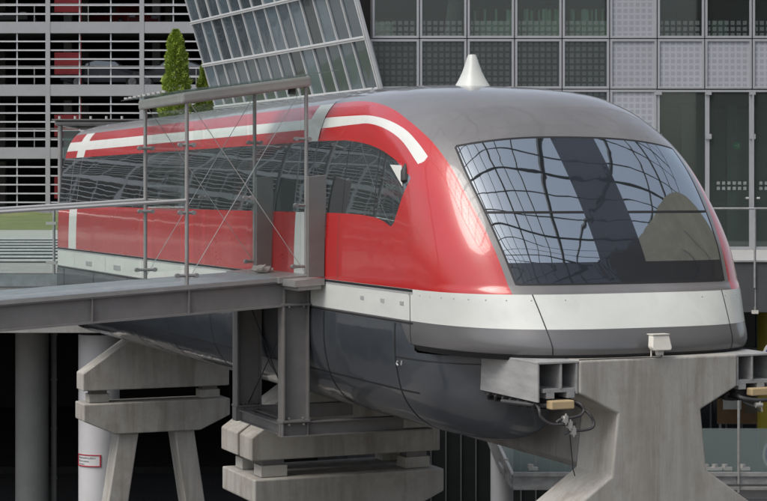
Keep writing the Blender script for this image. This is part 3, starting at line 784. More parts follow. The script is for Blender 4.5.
# steps, pavement and lawn
n_=8
s=MB(); s2=MB()
for k in range(n_):
    d0=43+k*1.6; z0=.05+k*.032
    lbox(s2,-40,-4,d0,d0+1.6,z0-.1,z0+.032)
    lbox(s,-40,-4,d0-.06,d0+.55,z0+.034,z0+.06)
struct(s2,'steps','stair_dark'); struct(s,'step_edges','stair_stone')
s=MB(); lbox(s,-40,-2,55.8,68,.0,.31); lbox(s,-11.5,-2,68,86,.0,.31); lbox(s,-45,-24,68,86,.0,.31); struct(s,'pavement','paving')
s=MB(); 
vs=[];nx,ny=30,12
for j in range(ny+1):
    for i in range(nx+1):
        dd=68+j*1.6; vs.append(W(-24+i*.415,dd,.30+.025*(dd-68)+.06*math.sin(i*.9+j)*math.sin(j*.7)))
fs=[(j*(nx+1)+i,j*(nx+1)+i+1,(j+1)*(nx+1)+i+1,(j+1)*(nx+1)+i) for j in range(ny) for i in range(nx)]
s.add(vs,fs); struct(s,'lawn','grass')
# plaza edge balustrade
bl=thing('glass_balustrade','glass balustrade on the plaza edge at far left, ending beside the train tail','balustrade',W(U(53,37.1),37.1,.05),-AL)
MB().tube([(-12,0,1.3),(0,0,1.3)],.03,10).build('handrail','stainless',bl,smooth=True)
for k in range(5):
    MB().tube([(-1.6*k-.0,0,0),(-1.6*k,0,1.29)],.03,10).build('post','galv',bl,smooth=True)
    MB().box(-1.6*k-1.53,-1.6*k-.07,-.008,.008,.06,1.2).build('glass_pane','screen_glass',bl)
for k in range(5):
    for z in (.22,1.02): MB().box(-1.6*k-.16,-1.6*k+.05,-.03,.03,z-.03,z+.03).build('glass_clamp','stainless',bl)
MB().box(-12,.1,-.12,.12,-.25,.0).build('kerb','deck_plate',bl)
br=thing('steel_bracket','small grey steel bracket bolted to the plaza edge beside the train tail','bracket',W(U(65,36.6),36.6,-.2),-AL)
b=MB(); b.box(-.12,-.09,0,.2,0,.55); b.box(.12,.15,0,.2,0,.5); b.box(-.09,.12,0,.2,0,.04); b.box(-.09,.12,0,.2,.24,.28); b.box(-.09,.12,.0,.2,.46,.5); b.build('frame','galv_dull',br)
# columns
c1=thing('round_column','round white concrete column with a small red-edged sign, behind the splayed pier','column',W(U(98,38),38,-5.5),-AL,'round columns under the plaza')
MB().tube([(0,0,0),(0,0,Z(334,38)+5.5)],.42,48).build('shaft','column_white',c1,smooth=True)
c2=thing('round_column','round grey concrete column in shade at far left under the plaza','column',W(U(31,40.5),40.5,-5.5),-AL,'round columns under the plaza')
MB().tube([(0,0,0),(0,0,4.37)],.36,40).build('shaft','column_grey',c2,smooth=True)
c3=thing('round_column','pale round column seen below the train between dark glazing and glass canopy','column',W(U(501,34),34,-5.5),-AL,'round columns under the plaza')
MB().tube([(0,0,0),(0,0,3.8)],.21,32).build('shaft','column_white',c3,smooth=True)
dp=thing('drain_pipe','thin grey drain pipe between the two round columns under the plaza','pipe',W(U(53,41),41,-5.5),-AL)
MB().tube([(0,0,0),(0,0,4.37)],.06,12).build('pipe','column_grey',dp,smooth=True)
b=MB(); [b.tube([(0,0,z),(0,0,z+.05)],.075,12) for z in (.8,1.9,3.0,4.0)]; b.build('pipe_collar','column_grey',dp,smooth=True)
# the sign wraps the column
sg=thing('notice_sign','small white notice with red border and three lines of text on the white column','sign',W(U(98,38),38,Z(458,38)),-AL)
def arc(mb,a0,a1,z0,z1,r,n=14):
    vs=[];fs=[]
    for i in range(n+1):
        a=a0+(a1-a0)*i/n
        for rr in (r,r+.008):
            for z in (z0,z1): vs.append((math.sin(a)*rr,-math.cos(a)*rr,z))
    for i in range(n):
        b0=4*i;b1=4*i+4
        fs+=[(b0+2,b1+2,b1+3,b0+3),(b0,b0+1,b1+1,b1),(b0,b1,b1+2,b0+2),(b0+1,b0+3,b1+3,b1+1)]
    fs+=[(0,2,3,1),(4*n,4*n+1,4*n+3,4*n+2)]
    return mb.add(vs,fs)
A0,A1=R(-66),R(14); hh=.125
arc(MB(),A0,A1,-hh,hh,.423).build('board','sign_white',sg)
b=MB(); arc(b,A0,A1,-hh,-hh+.022,.433); arc(b,A0,A1,hh-.022,hh,.433); arc(b,A0,A0+R(3.5),-hh+.022,hh-.022,.433,2); arc(b,A1-R(3.5),A1,-hh+.022,hh-.022,.433,2); b.build('border','sign_red',sg)
def text_on_column(txt,z,size,a_start,name='lettering',maxw=None):
    cu=bpy.data.curves.new(name,'FONT'); cu.body=txt; cu.size=size; cu.resolution_u=2
    ob=bpy.data.objects.new('tmp',cu); COL.objects.link(ob)
    dg=bpy.context.evaluated_depsgraph_get(); me=bpy.data.meshes.new_from_object(ob.evaluated_get(dg)); bpy.data.objects.remove(ob)
    xs=[v.co.x for v in me.vertices]; w=max(xs); k=(maxw/w) if maxw else 1
    for v in me.vertices:
        x=v.co.x*k; a=a_start+x/.435; v.co=Vector((math.sin(a)*.4345,-math.cos(a)*.4345,z+v.co.y))
    me.materials.append(M('ink')); o=bpy.data.objects.new(name,me); COL.objects.link(o); o.parent=sg; ORG[o.name]=Vector((0,0,0)); return o
text_on_column('Feuerwehrzufahrt',.035,.062,R(-58),maxw=.44)
text_on_column('Fläche freihalten',-.03,.05,R(-58),maxw=.30)
text_on_column('Haltverbot',-.09,.045,R(-58),maxw=.18)
# ================================================================== CAR PARK BUILDING
GD=88.; gk=FPX/GD
cpk=thing('car_park','long grey multi-storey car park with white louvre rails and pale floor bands','car park',W(0,GD,.0),-AL)
def gz(y): return Z(y,GD)
def gu(x): return U(x,GD)
U0,U1=-80,gu(262)
fl_h=62.8/gk
b0=gz(33)   # underside of the band that shows at y 22..33
floors=list(range(-3,5))
for k in floors:
    zb=b0+k*fl_h; h_=11.3/gk
    MB().box(U0,U1,0,.35,zb,zb+h_).build('floor_band','garage_band',cpk)
    if k==-3: continue
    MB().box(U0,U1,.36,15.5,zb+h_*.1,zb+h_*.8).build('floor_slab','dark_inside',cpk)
for k in floors[:-1]:
    zb=b0+k*fl_h+11.3/gk; s=MB()
    zt=b0+(k+1)*fl_h
    for j in range(5):
        zz=zt-(8.3+j*8.85)/gk; s.box(U0,U1,.02,.12,zz-.034,zz+.034)
    u=gu(15.5)
    xs=[gu(15.5)+i*(31.3/gk) for i in range(-50,12)]
    for i,uu in enumerate(xs):
        if uu<U0 or uu>U1: continue
        if (i-50)%3==1: continue
        s.box(uu-.03,uu+.03,.125,.19,zb+.002,zt-.002)
    s.build('louvre_rails','garage_slat',cpk)
cm=MB()
for i in range(-17,4):
    uu=gu(46.8)+i*(94/gk)
    if U0<uu<U1: cm.box(uu-.11,uu+.11,-.02,.018,gz(262),b0+4*fl_h)
cm.build('facade_column','garage_band',cpk)
for k in range(-2,4):
    zt=b0+k*fl_h
    for i in (-9,-5,0):
        x=gu(50+i*31.3*3/3)
        MB().box(x,x+26/gk,.9,1.0,zt-40/gk,zt-18/gk).build('red_panel','garage_red',cpk)
        MB().box(x+26/gk,x+27.2/gk,.9,1.0,zt-51/gk,zt-1/gk).build('red_strip','garage_red',cpk)
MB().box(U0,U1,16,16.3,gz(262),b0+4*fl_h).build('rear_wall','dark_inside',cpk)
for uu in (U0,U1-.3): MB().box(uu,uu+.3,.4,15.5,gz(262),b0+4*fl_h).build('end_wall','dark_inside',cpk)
b=MB()
for k in range(-2,5):
    z0=b0+k*fl_h+11.3/gk
    for i in range(-6,12): 
        uu=gu(30)+i*2.6; b.box(uu,uu+.05,.7,.76,z0,z0+.95)
    b.box(gu(-60),U1-1,.7,.74,z0+.9,z0+.95); b.box(gu(-60),U1-1,.7,.74,z0+.45,z0+.49)
b.build('inner_guard_rail','galv_dull',cpk)
# interior strip lamps (unlit) and columns
b=MB()
for i in range(-10,8):
    uu=gu(46.8)+i*(94/gk)/1.0
    if uu<U1-.5:
        for dd in (5.5,11): b.box(uu-.2,uu+.2,dd,dd+.4,gz(262),b0+4*fl_h)
b.build('inner_column','column_grey',cpk)
# cars
def make_car(paintm,label,loc,rz,small=1.0):
    c=thing('parked_car',label,'car',loc,rz,'cars parked in the car park')
    prof=[(-2.1,.35),(-2.12,.62),(-2.0,.80),(-1.2,.92),(-.55,1.35),(.55,1.42),(1.35,1.15),(1.85,.98),(2.1,.85),(2.15,.4),(1.75,.28),(-1.75,.28)]
    m=MB(); vs=[];n=len(prof)
    for y,sc in ((-.86,.0),(-.80,.06),(.80,.06),(.86,.0)):
        for x,z in prof:
            zz=z; inset=0
            vs.append((x,y*(1-(.18 if z>1.0 else .04 if z>.85 else 0)),zz if abs(y)<.85 else min(zz,zz-.02*(zz>.5))))
    fs=[tuple(range(n)),tuple(range(4*n-1,3*n-1,-1))]+[((i+1)%n+j*n,i+j*n,i+(j+1)*n,(i+1)%n+(j+1)*n) for j in range(3) for i in range(n)]
    m.add(vs,fs); m.build('body',paintm,c,bevel=.04)
    for sy in (-1,1):
        g=MB(); gpf=[(-.95,.95),(-.5,1.30),(.45,1.36),(1.1,1.13),(1.2,.98)]
        g.prism(gpf,lambda p,q,t:(p,sy*(.79-(q-.95)*.20)+t*sy,q),.0,.035); g.build('side_window','office_glass',c)
        for x in (-1.35,1.3):
            w=MB(); w.tube([(x,sy*.70,.32),(x,sy*.875,.32)],.32,24); wo=w.build('wheel','tyre',c,smooth=True)
            r=MB(); r.tube([(x,sy*.876,.32),(x,sy*.885,.32)],.20,20)
            for a in range(5): aa=a*2*PI/5; r.beam((x,sy*.884,.32),(x+.22*math.cos(aa),sy*.884,.32+.22*math.sin(aa)),.01,.05,up=(0,1,0))
            r.build('rim','rim',wo)
    for sy in (-.62,.62):
        MB().box(2.10,2.17,sy-.14,sy+.14,.62,.78).build('tail_light','tail_red',c); MB().box(-2.14,-2.07,sy-.16,sy+.16,.60,.74).build('headlight','rim',c)
    return c
def gpos(px,dep,z): return W(U(px,dep),dep,z)
zf=b0-fl_h+11.3/gk*.8+.005
make_car('car_blue','dark blue-grey car behind the louvres left of the taller conifer',gpos(106,90.3,zf),-AL+PI)
make_car('car_silver','silver car behind the louvres, half hidden by the taller conifer',gpos(176,90.3,zf),-AL)
zf2=zf+fl_h
make_car('car_red','dark red car with red tail lights on the top visible car park deck',gpos(122,93,zf2),-AL+2.2)
make_car('car_black','black car on the top visible car park deck at the left edge',gpos(30,92,zf2),-AL+1.3)
# conifers
def conifer(name,label,px,dep,ztop,zbase,wbase,seed):
    rnd=random.Random(seed)
    t=thing(name,label,'tree',W(U(px,dep),dep,zbase),-AL,'clipped conifers by the car park')
    H=ztop-zbase
    MB().tube([(0,0,0),(0,0,H*.5),(0.03,0,H*.92)],[.12,.08,.02],8).build('trunk','trunk',t)
    vs=[];fs=[]
    def rad(h): 
        f=h/H
        r=wbase*(.86+.14*min(1,f*4))*(1-.80*max(0,f-.06)/.94)
        if f>.94: r*= max(.15,(1-f)/.06)**.5
        return r
    for i in range(42000):
        h=.3+(H-.3)*rnd.random()**1.12; a=rnd.random()*2*PI
        bump=1+.12*math.sin(3*a+h*2.1+seed)+.10*math.sin(7*a-h*4.3)+.10*math.sin(h*7+2*a)+.08*math.sin(h*17-5*a)
        rr=rad(h)*bump*(.62+.38*rnd.random()**.5)*(1+.10*(rnd.random()<.12)*rnd.random())
        p=Vector((math.cos(a)*rr,math.sin(a)*rr,h)); s_=.032+.04*rnd.random()
        d_=Vector((math.cos(a)+rnd.gauss(0,.5),math.sin(a)+rnd.gauss(0,.5),.9+rnd.gauss(0,.5))).normalized()
        x=d_.cross(Vector((rnd.gauss(0,1),rnd.gauss(0,1),rnd.gauss(0,1)))).normalized()
        b_=len(vs); vs+= [p-x*s_*.45,p+x*s_*.45,p+d_*s_*1.5]; fs.append((b_,b_+1,b_+2))
    me=bpy.data.meshes.new('crown'); me.from_pydata([tuple(v) for v in vs],[],fs); me.materials.append(M('leaves'))
    o=bpy.data.objects.new('crown',me); COL.objects.link(o); o.parent=t
    co=MB(); hs_=[.3+(H-.5)*i/12 for i in range(13)]; co.tube([(0,0,h) for h in hs_],[rad(h)*.55 for h in hs_],14); 
    bpy.data.objects.remove(bpy.data.objects.new('x',None))
    return t
conifer('conifer','taller pointed green conifer standing in front of the car park',175,72,Z(30,72),.4,1.12,1)
conifer('conifer','smaller green conifer half hidden behind the sloping glass facade',207,73,Z(58,73),.4,1.0,5)
# ================================================================== OFFICE BUILDING (frontal part)
OD=52.; ok=FPX/OD
def ou(x): return U(x,OD)
off=thing('office_building','grey office building with square window grid and dotted panels behind the train','building',W(0,OD,0),-AL)
cw=47.55/ok; X0=ou(371); rowz=[Z(y,OD) for y in (89.2,38.6,-12.,-63.)]
ch=rowz[1]-rowz[0]
def cell_frame(mb,w,h,fw=.065,dep=.09):
    mb.box(0,w,0,dep,0,fw); mb.box(0,w,0,dep,h-fw,h); mb.box(0,fw,0,dep,fw,h-fw); mb.box(w-fw,w,0,dep,fw,h-fw); return mb
gap=.028
pw,ph=cw-gap,ch-gap
proto={}
def cell(kind,col,z,w=pw,h=ph,parent=off,xpos=None,dx=0):
    key=(kind,round(w,3),round(h,3))
    x=X0+col*cw+gap/2 if xpos is None else xpos
    if key not in proto:
        f=cell_frame(MB(),w,h).build('window' if kind!='panel_dots' else 'cladding_panel','frame_alu',parent,off=(0,0,0),loc=(x,0,z+gap/2),bevel=.006)
        p=MB().box(.065,w-.065,.04,.05,.065,h-.065)
        p=p.build('pane' if kind!='panel_dots' else 'dotted_sheet',kind,f,off=(0,0,0))
        proto[key]=f
        return f
    s=proto[key]; c=s.copy(); COL.objects.link(c); c.location=(x,0,z+gap/2)
    for chd in [o for o in bpy.data.objects if o.parent==s]:
        q=chd.copy(); COL.objects.link(q); q.parent=c
    return c
NC=11
for r_,z in enumerate(rowz[:3]):
    for c in range(NC):
        if r_==0 and c==0: continue
        if c==5: kind='panel_dots'
        elif r_==0: kind='dark_dots' if c<5 else 'panel_dots'
        else: kind='window_frit' if c>=1 else 'window_frit'
        if r_==2 and c<5: kind='window_frit'
        cell(kind,c,z)
zlow=rowz[0]-ch
for c in range(NC):
    if 0<c<5: cell('dark_dots',c,zlow)
    elif c==5:
        cell('panel_dots',c,zlow); cell('panel_dots',c,zlow-ch); cell('panel_dots',c,zlow-2*ch)
for c in range(1,5): cell('dark_dots',c,zlow-ch)
XE=X0+NC*cw
# structural body
b=MB()
zs_=[rowz[0]-3*ch-.1]+[]
b.box(X0,XE,.10,.4,rowz[2]+ch+.0,rowz[2]+ch+.5)
for z in rowz[:3]: b.box(X0,X0+NC*cw,.10,.35,z-.06,z+.06)
for c in range(NC+1): b.box(X0+c*cw-.045,X0+c*cw+.045,.10,.30,rowz[1] if c==0 else rowz[0]-(0 if c>5 else 2*ch),rowz[2]+ch)
b.build('wall_grid','groove',off)
b=MB(); b.box(X0,XE,.36,9,rowz[1]-.12-.3,rowz[1]-.10); b.box(X0,XE,.36,9,rowz[0]-.35,rowz[0]-.12); b.box(X0,XE,.5,9,rowz[2]+ch-.1,rowz[2]+ch+.2)
b.box(X0,XE,9,9.3,-5.5,rowz[2]+ch+.2); b.box(X0+.3,X0+.5,4,9,-5.5,rowz[2]+ch)
b.build('floor_slab','dark_inside',off)
b=MB(); b.box(X0+.2,XE,.6,8.9,rowz[2]+ch-.16,rowz[2]+ch-.11); b.build('ceiling','ceiling_tile',off)
b=MB(); b.box(X0+.2,XE,4.9,5.0,rowz[1]-.1,rowz[2]+ch-.2); b.build('partition','column_grey',off)
# ground floor glazing right of the dotted column
GF0=X0+6*cw; zg0=Z(249.5,OD); zg1=rowz[0]-.02
edges=[GF0,ou(706),ou(750),ou(797),ou(845),ou(892)]
for i,(a,c) in enumerate(zip(edges,edges[1:])):
    f=MB(); f.box(a,a+.07,0,.08,zg0,zg1); f.box(c-.05,c,0,.08,zg0,zg1); f.box(a+.07,c-.05,0,.08,zg1-.06,zg1); f.box(a+.07,c-.05,0,.08,zg0,zg0+.08)
    f.box(a-.05,a+.12,-.06,-.002,zg1-.14,zg1-.01); f.box(a-.05,a+.12,-.06,-.002,Z(139,OD),Z(134,OD))
    fo=f.build('glazed_bay','frame_alu',off,off=(0,0,0))
    p=MB().box(.0,c-a-.13,.03,.045,0,zg1-zg0-.15); 
    po=p.build('pane','door_glass',fo,off=(0,0,0)); po.location=(a+.075,0,zg0+.085)
    if i>=1:
        p=MB().box(.12,c-a-.2,0,.008,0,.30); po=p.build('square_transfers','door_frit',fo,off=(0,0,0)); po.location=(a+.06 if i>1 else a+.1,.02,Z(191,OD))
b=MB(); b.box(GF0,XE,.3,7,-.15,zg0-.002); b.box(GF0-.1,GF0,.2,7,-.1,zg1); b.build('lobby_floor','paving',off)
b=MB(); b.box(GF0,XE,4.2,4.3,zg0,zg1); b.build('lobby_rear_wall','column_grey',off)
b=MB(); 
for x in (GF0+1.0,GF0+2.35,GF0+3.6): b.box(x,x+.3,2,2.3,zg0,zg1)
b.build('lobby_pillar','column_grey',off)
b=MB(); b.box(ou(751),ou(752.5),-.08,-.02,Z(249,OD),Z(93,OD)); b.build('door_leaf_edge','frame_alu',off)
b=MB(); b.tube([(ou(744),-.10,Z(198,OD)),(ou(747),-.10,Z(198,OD))],.03,8); b.tube([(ou(755),-.10,Z(198,OD)),(ou(758),-.10,Z(198,OD))],.03,8); b.build('door_handle','stainless',off)
ex=thing('exit_sign','small green emergency exit sign hanging behind the ground floor glass','sign',W(ou(740),OD+.6,Z(145,OD)),-AL)
MB().box(-.10,.10,0,.03,-.09,.09).build('board','exit_green',ex)
b=MB(); b.box(-.07,.0,-.004,-.001,-.012,.012); b.box(.02,.06,-.004,-.001,-.06,.06); b.add([(-.02,-.003,.035),(.015,-.003,0),(-.02,-.003,-.035)],[(0,1,2)]); b.build('arrow','sign_white',ex)
b=MB(); b.box(-.005,.005,.01,.02,.09,.8); b.build('hanger','galv',ex)
# lower ground floor
b=MB(); LG=[ou(x) for x in range(400,900,16)]
for u in LG: b.box(u-.02,u+.02,1.6,1.7,-5.5,Z(300,OD))
b.box(LG[0],XE,1.6,1.7,-2.9,-2.82)
b.build('lower_mullions','groove',off)
MB().box(LG[0],XE,1.72,1.74,-5.5,-.6).build('lower_glazing','office_glass',off)
lw_=thing('dark_glazed_wall','dark glazed wall with thin mullions seen low under the train nose','wall',W(U(470,40),40,-5.5),-AL)
MB().box(U(395,40)-U(470,40),U(660,40)-U(470,40),.05,.07,0,4.3).build('glazing','black_glass',lw_)
b=MB(); [b.box(U(x,40)-U(470,40)-.012,U(x,40)-U(470,40)+.012,0,.048,0,4.3) for x in range(400,660,15)]; b.build('mullions','fascia_dark',lw_)
# things in the offices
def shelf(px0,px1,y0,y1,dep,label,books=True,m='beige_panel',blabel=''):
    u0,u1=U(px0,dep),U(px1,dep); uc=(u0+u1)/2; zb,zt=Z(y1,dep),Z(y0,dep)
    c=thing('office_cabinet',label,'cabinet',W(uc,dep,zb),-AL,'cabinets behind the office windows'); w=(u1-u0)/2
    MB().box(-w,w,0,.35,0,zt-zb).build('carcass',m,c)
    if books:
        rnd=random.Random(int(px0)); x=-w+.05
        bks=thing('binder_row',blabel,'binders',W(uc,dep+.03,zt),-AL,'binder rows on the office cabinets')
        mats=['office_white','office_brown','dark_inside','beige_panel']; parts={k:MB() for k in mats}
        while x<w-.08:
            t=.05+.03*rnd.random(); parts[rnd.choice(mats)].box(x,x+t,0,.22,.001,.30+.06*rnd.random()); x+=t+(.18*rnd.random() if rnd.random()<.15 else .004)
        for k,mb in parts.items():
            if mb.v: mb.build('binders',k,bks)
shelf(469,515,21,37,52.25,'beige low cabinet behind the window above the antenna fin',blabel='row of upright binders in the window right above the antenna fin')
shelf(518,563,21,37,52.25,'beige low cabinet behind the second window right of the antenna fin',blabel='row of upright binders in the second window right of the antenna fin')
shelf(568,608,21,37,52.25,'beige low cabinet behind the last window before the dotted panels',blabel='row of upright binders in the last window before the dotted panels')
shelf(374,392,22,37,53,'beige low cabinet behind the leftmost straight office window',False,'office_white')
shelf(712,726,20,37,53.2,'white cabinet behind the window above the top right dotted panels',False,'office_white')
shelf(676,696,-8,33,53.6,'brown tall cabinet behind the first window right of the dotted column',False,'office_brown')
for (xa,xb,lab) in ((452,462,'pale slanted column inside the window left of the antenna fin'),):
    sc_=thing('slanted_column',lab,'column',W(U(457,55),55,rowz[1]),-AL)
    MB().tube([(-.25,0,-.05),(.1,0,2.9)],.22,20).build('shaft','office_white',sc_,smooth=True)
# ---- terrace, fascia and guard rail
TD=43.
tr_=MB(); lbox(tr_,U(560,TD),U(900,OD)+2,TD,OD+.1,-.02,zg0-.006)
struct(tr_,'terrace','grating')
fs_=thing('terrace_edge','dark grey fascia of the terrace at the right edge behind the train','terrace edge',W(U(640,TD),TD,-1.1),-AL)
tf=lambda x:U(x,TD)-U(640,TD)
MB().box(tf(560),tf(860),-.08,-.002,0,Z(262,TD)+1.1).build('fascia_plate','fascia_dark',fs_)
b=MB(); 
for x in (753.5,): b.box(tf(x)-.012,tf(x)+.012,-.10,-.081,0,Z(262,TD)+1.1)
b.box(tf(560),tf(860),-.12,.0,Z(262,TD)+1.102,Z(262,TD)+1.14); b.build('trim','galv_dull',fs_)
MB().box(tf(560),tf(860),0,8.8,0,.9).build('soffit','fascia_dark',fs_)
gr=thing('guard_rail','slim steel guard rail along the terrace at the right edge','railing',W(U(753,TD),TD-.1,Z(262,TD)),-AL)
MB().tube([(-4,0,Z(208.5,TD)-Z(262,TD)),(3,0,Z(208.5,TD)-Z(262,TD))],.025,10).build('top_rail','galv',gr,smooth=True)
for x in (-2.2,0,2.2): MB().tube([(x,0,-.6),(x,0,Z(208.5,TD)-Z(262,TD))],.03,10).build('post','galv',gr,smooth=True)
# ---- yellow column, round sign, lower stuff
yc_=thing('yellow_column','yellow round column under the terrace at the right edge of the picture','column',W(U(765,47),47,-5.5),-AL)
MB().tube([(0,0,0),(0,0,4.4)],.22,28).build('shaft','yellow_paint',yc_,smooth=True)
rs=thing('round_sign','round white sign with a blue ring in front of the yellow column','sign',W(U(780,40),40,Z(357,40)),-AL)
MB().tube([(0,.03,0),(0,0,0)],.40,40).build('disc','sign_white',rs,smooth=True)
def ring(r0,r1,y0,y1,n=48):
    m=MB(); vs=[]
    for k in range(n):
        a=2*PI*k/n
        for rr,yy in ((r0,y0),(r1,y0),(r1,y1),(r0,y1)): vs.append((rr*math.cos(a),yy,rr*math.sin(a)))
    fs=[(4*k+j,4*k+(j+1)%4,4*((k+1)%n)+(j+1)%4,4*((k+1)%n)+j) for k in range(n) for j in range(4)]
    return m.add(vs,fs)
ring(.30,.35,-.006,-.001).build('ring','blue_paint',rs)
MB().tube([(0,.05,-2.6),(0,.05,.1)],.03,8).build('post','galv',rs)
lamp=thing('wall_lamp','small pale lamp box under the terrace fascia beside the train nose','lamp',W(U(754,42.5),42.5,Z(312,42.5)),-AL)
MB().box(-.07,.07,-.05,.05,-.04,.04).build('housing','lamp_white',lamp); MB().box(-.02,.02,-.02,.02,.04,.12).build('bracket','galv',lamp)
nb=thing('notice_board','brown framed notice board below the terrace behind the right cable loops','notice board',W(U(744,50),50,-5.5),-AL)
MB().box(-.75,.55,0,.05,.9,2.2).build('board','office_brown',nb); MB().box(-.6,-.1,-.02,-.002,1.3,1.9).build('poster','office_white',nb); MB().box(.0,.4,-.02,-.002,1.2,1.7).build('poster','pavilion_tan',nb)
b=MB(); b.box(-.7,-.64,0,.05,0,.9); b.box(.44,.5,0,.05,0,.9); b.build('leg','galv',nb)
# ---- lower glass canopy
KD=30.
gcn=thing('glass_canopy','low steel framed glass canopy with teal panes passing behind the concrete pier','canopy',W(U(640,KD),KD,Z(490,KD)),-AL)
kf=lambda x:U(x,KD)-U(640,KD); kz=lambda y:Z(y,KD)-Z(490,KD)
b=MB(); b.box(kf(512),kf(900),-.01,.05,kz(488),kz(474)); b.box(kf(512),kf(900),-.05,-.012,kz(476),kz(472)); b.box(kf(512),kf(900),-.05,-.012,kz(489.5),kz(487)); b.build('front_beam','galv_dull',gcn)
b=MB(); 
for x in (505,): 
    b.add([(kf(503),1.2,kz(470)),(kf(512),0,kz(489)),(kf(512),0,kz(474)),(kf(503),1.2,kz(456))],[(0,1,2,3)])
b.box(kf(504),kf(507),1.2,6,kz(485),kz(462)); b.beam((kf(503),1.2,kz(459)),(kf(512),0,kz(478)),.05,.12); b.beam((kf(503),1.2,kz(475)),(kf(512),0,kz(487)),.05,.08); b.beam((kf(507.5),.6,kz(484)),(kf(507.5),.6,kz(464)),.08,.08,up=(1,0,0))
b.build('end_frame','galv_dull',gcn)
MB().add([(kf(512),.06,kz(474)),(kf(900),.06,kz(474)),(kf(900),6,kz(476)),(kf(512),6,kz(476)),(kf(512),.06,kz(473.4)),(kf(900),.06,kz(473.4)),(kf(900),6,kz(475.4)),(kf(512),6,kz(475.4))],[(0,3,2,1),(4,5,6,7),(0,1,5,4),(1,2,6,5),(2,3,7,6),(3,0,4,7)]).build('glass_roof','teal_glass',gcn)
b=MB(); b.box(kf(520),kf(900),.1,5.9,kz(484),kz(477)); b.build('roof_deck','column_white',gcn)
for x in (531,708,717,727,745):
    b=MB(); b.tube([(kf(x),.3,kz(471)),(kf(x),.3,kz(467))],.05,8); b.box(kf(x)-.03,kf(x)+.12,.25,.35,kz(473),kz(470)); b.build('glass_fixing','stainless',gcn)
b=MB(); b.tube([(kf(737),-.06,kz(492)),(kf(737),-.06,kz(398))],.022,8); b.build('post','galv_dull',gcn)
b=MB(); b.box(kf(690),kf(900),-.25,-.2,kz(500),kz(496)); b.box(kf(690),kf(900),-.25,-.2,kz(484),kz(482)); b.build('gutter','fascia_dark',gcn)
rd=thing('red_panel','dark red panel low behind the glass canopy under the train','panel',W(U(560,50),50,-5.5),-AL)
MB().box(-.9,.6,0,.1,0,Z(482,50)+5.5).build('sheet','garage_red',rd)
# ================================================================== SLOPING GLASS FACADE
BE=R(26.8); ang=AL-BE
org=W(U(378,OD),OD-.1,Z(89.2,OD))
ux=Vector((math.sin(AL-BE),math.cos(AL-BE),0)); # recedes to the left
un=Vector((-math.cos(AL-BE),math.sin(AL-BE),0))  # outward
uv=(Vector((0,0,1))+un*.30); 
lean=uv.normalized(); nn_=ux.cross(lean).normalized()
if nn_.dot(un)<0: nn_=-nn_
# local axes: X = ux, Z = lean, Y = X x Z... right handed -> Y = Z x X
ly=lean.cross(ux).normalized()
mat=Matrix((ux,ly,lean)).transposed().to_4x4(); mat.translation=org
slp=thing('sloping_facade_building','leaning glass wing of the office building with white mullions receding behind the train','building')
slp.matrix_world=mat; ORG[slp.name]=Vector((0,0,0))
sgn=1 if ly.dot(nn_)<0 else -1   # +1: inside is +Y
rh=ch*math.sqrt(1+.09)*1.0; NP=14; pwid=.895
def sb(mb,x0,x1,y0,y1,z0,z1): return mb.box(x0,x1,min(y0*sgn,y1*sgn),max(y0*sgn,y1*sgn),z0,z1)
pf=None
for r_ in range(0,3):
    for c in range(NP):
        if r_==3 and c>NP: continue
        if pf is None:
            w,h=pwid-.012,rh-.02
            f=MB(); sb(f,0,w,-.02,.08,0,.05); sb(f,0,w,-.02,.08,h-.05,h); sb(f,0,.025,-.02,.08,.05,h-.05); sb(f,w-.025,w,-.02,.08,.05,h-.05)
            pf=f.build('window','frame_white',slp,off=(0,0,0)); p=MB(); sb(p,.025,w-.025,.03,.04,.05,h-.05); p.build('pane','wing_glass',pf,off=(0,0,0))
            pf.location=(c*pwid+.006,0,r_*rh+.01); pch=[o for o in bpy.data.objects if o.parent==pf]; continue
        q=pf.copy(); COL.objects.link(q); q.location=(c*pwid+.006,0,r_*rh+.01)
        for o in pch: o2=o.copy(); COL.objects.link(o2); o2.parent=q
# bottom half row
f=None
for c in range(NP):
    w,h=pwid-.012,.52
    if f is None:
        m_=MB(); sb(m_,0,w,-.02,.08,0,.05); sb(m_,0,w,-.02,.08,h-.10,h); sb(m_,0,.035,-.02,.08,.05,h-.1); sb(m_,w-.035,w,-.02,.08,.05,h-.1)
        f=m_.build('low_window','frame_white',slp,off=(0,0,0)); p=MB(); sb(p,.035,w-.035,.03,.04,.05,h-.1); pp=p.build('pane','wing_glass',f,off=(0,0,0)); f.location=(c*pwid+.006,0,-.6); continue
    q=f.copy(); COL.objects.link(q); q.location=(c*pwid+.006,0,-.6); o2=pp.copy(); COL.objects.link(o2); o2.parent=q
m_=MB(); 
for r_ in range(0,4): sb(m_,-.05,NP*pwid,-.07,.02,r_*rh-.045,r_*rh+.045)
sb(m_,-.05,NP*pwid,-.07,.02,-.66,-.58); sb(m_,-.05,NP*pwid,-.03,.02,-.86,-.66)
m_.build('transom','frame_white',slp)
m_=MB()
for r_ in range(0,4): sb(m_,-.0,NP*pwid,-.074,-.071,r_*rh-.010,r_*rh+.010)
m_.build('transom_groove','groove',slp)
m_=MB(); sb(m_,-.07,-.005,-.05,.04,-.9,3*rh); sb(m_,-.15,-.10,-.03,.05,-.9,3*rh); sb(m_,-.10,-.07,.0,.03,-.9,3*rh); m_.build('corner_post','frame_white',slp)
m_=MB(); sb(m_,3.2,NP*pwid,.10,6.5,-9,3*rh+.1); sb(m_,.05,3.2,.10,.13,-9,3*rh+.1); m_.build('core_wall','dark_inside',slp)
m_=MB(); sb(m_,0,NP*pwid,-.0,.1,-9,-.88); m_.build('plinth_wall','fascia_dark',slp)
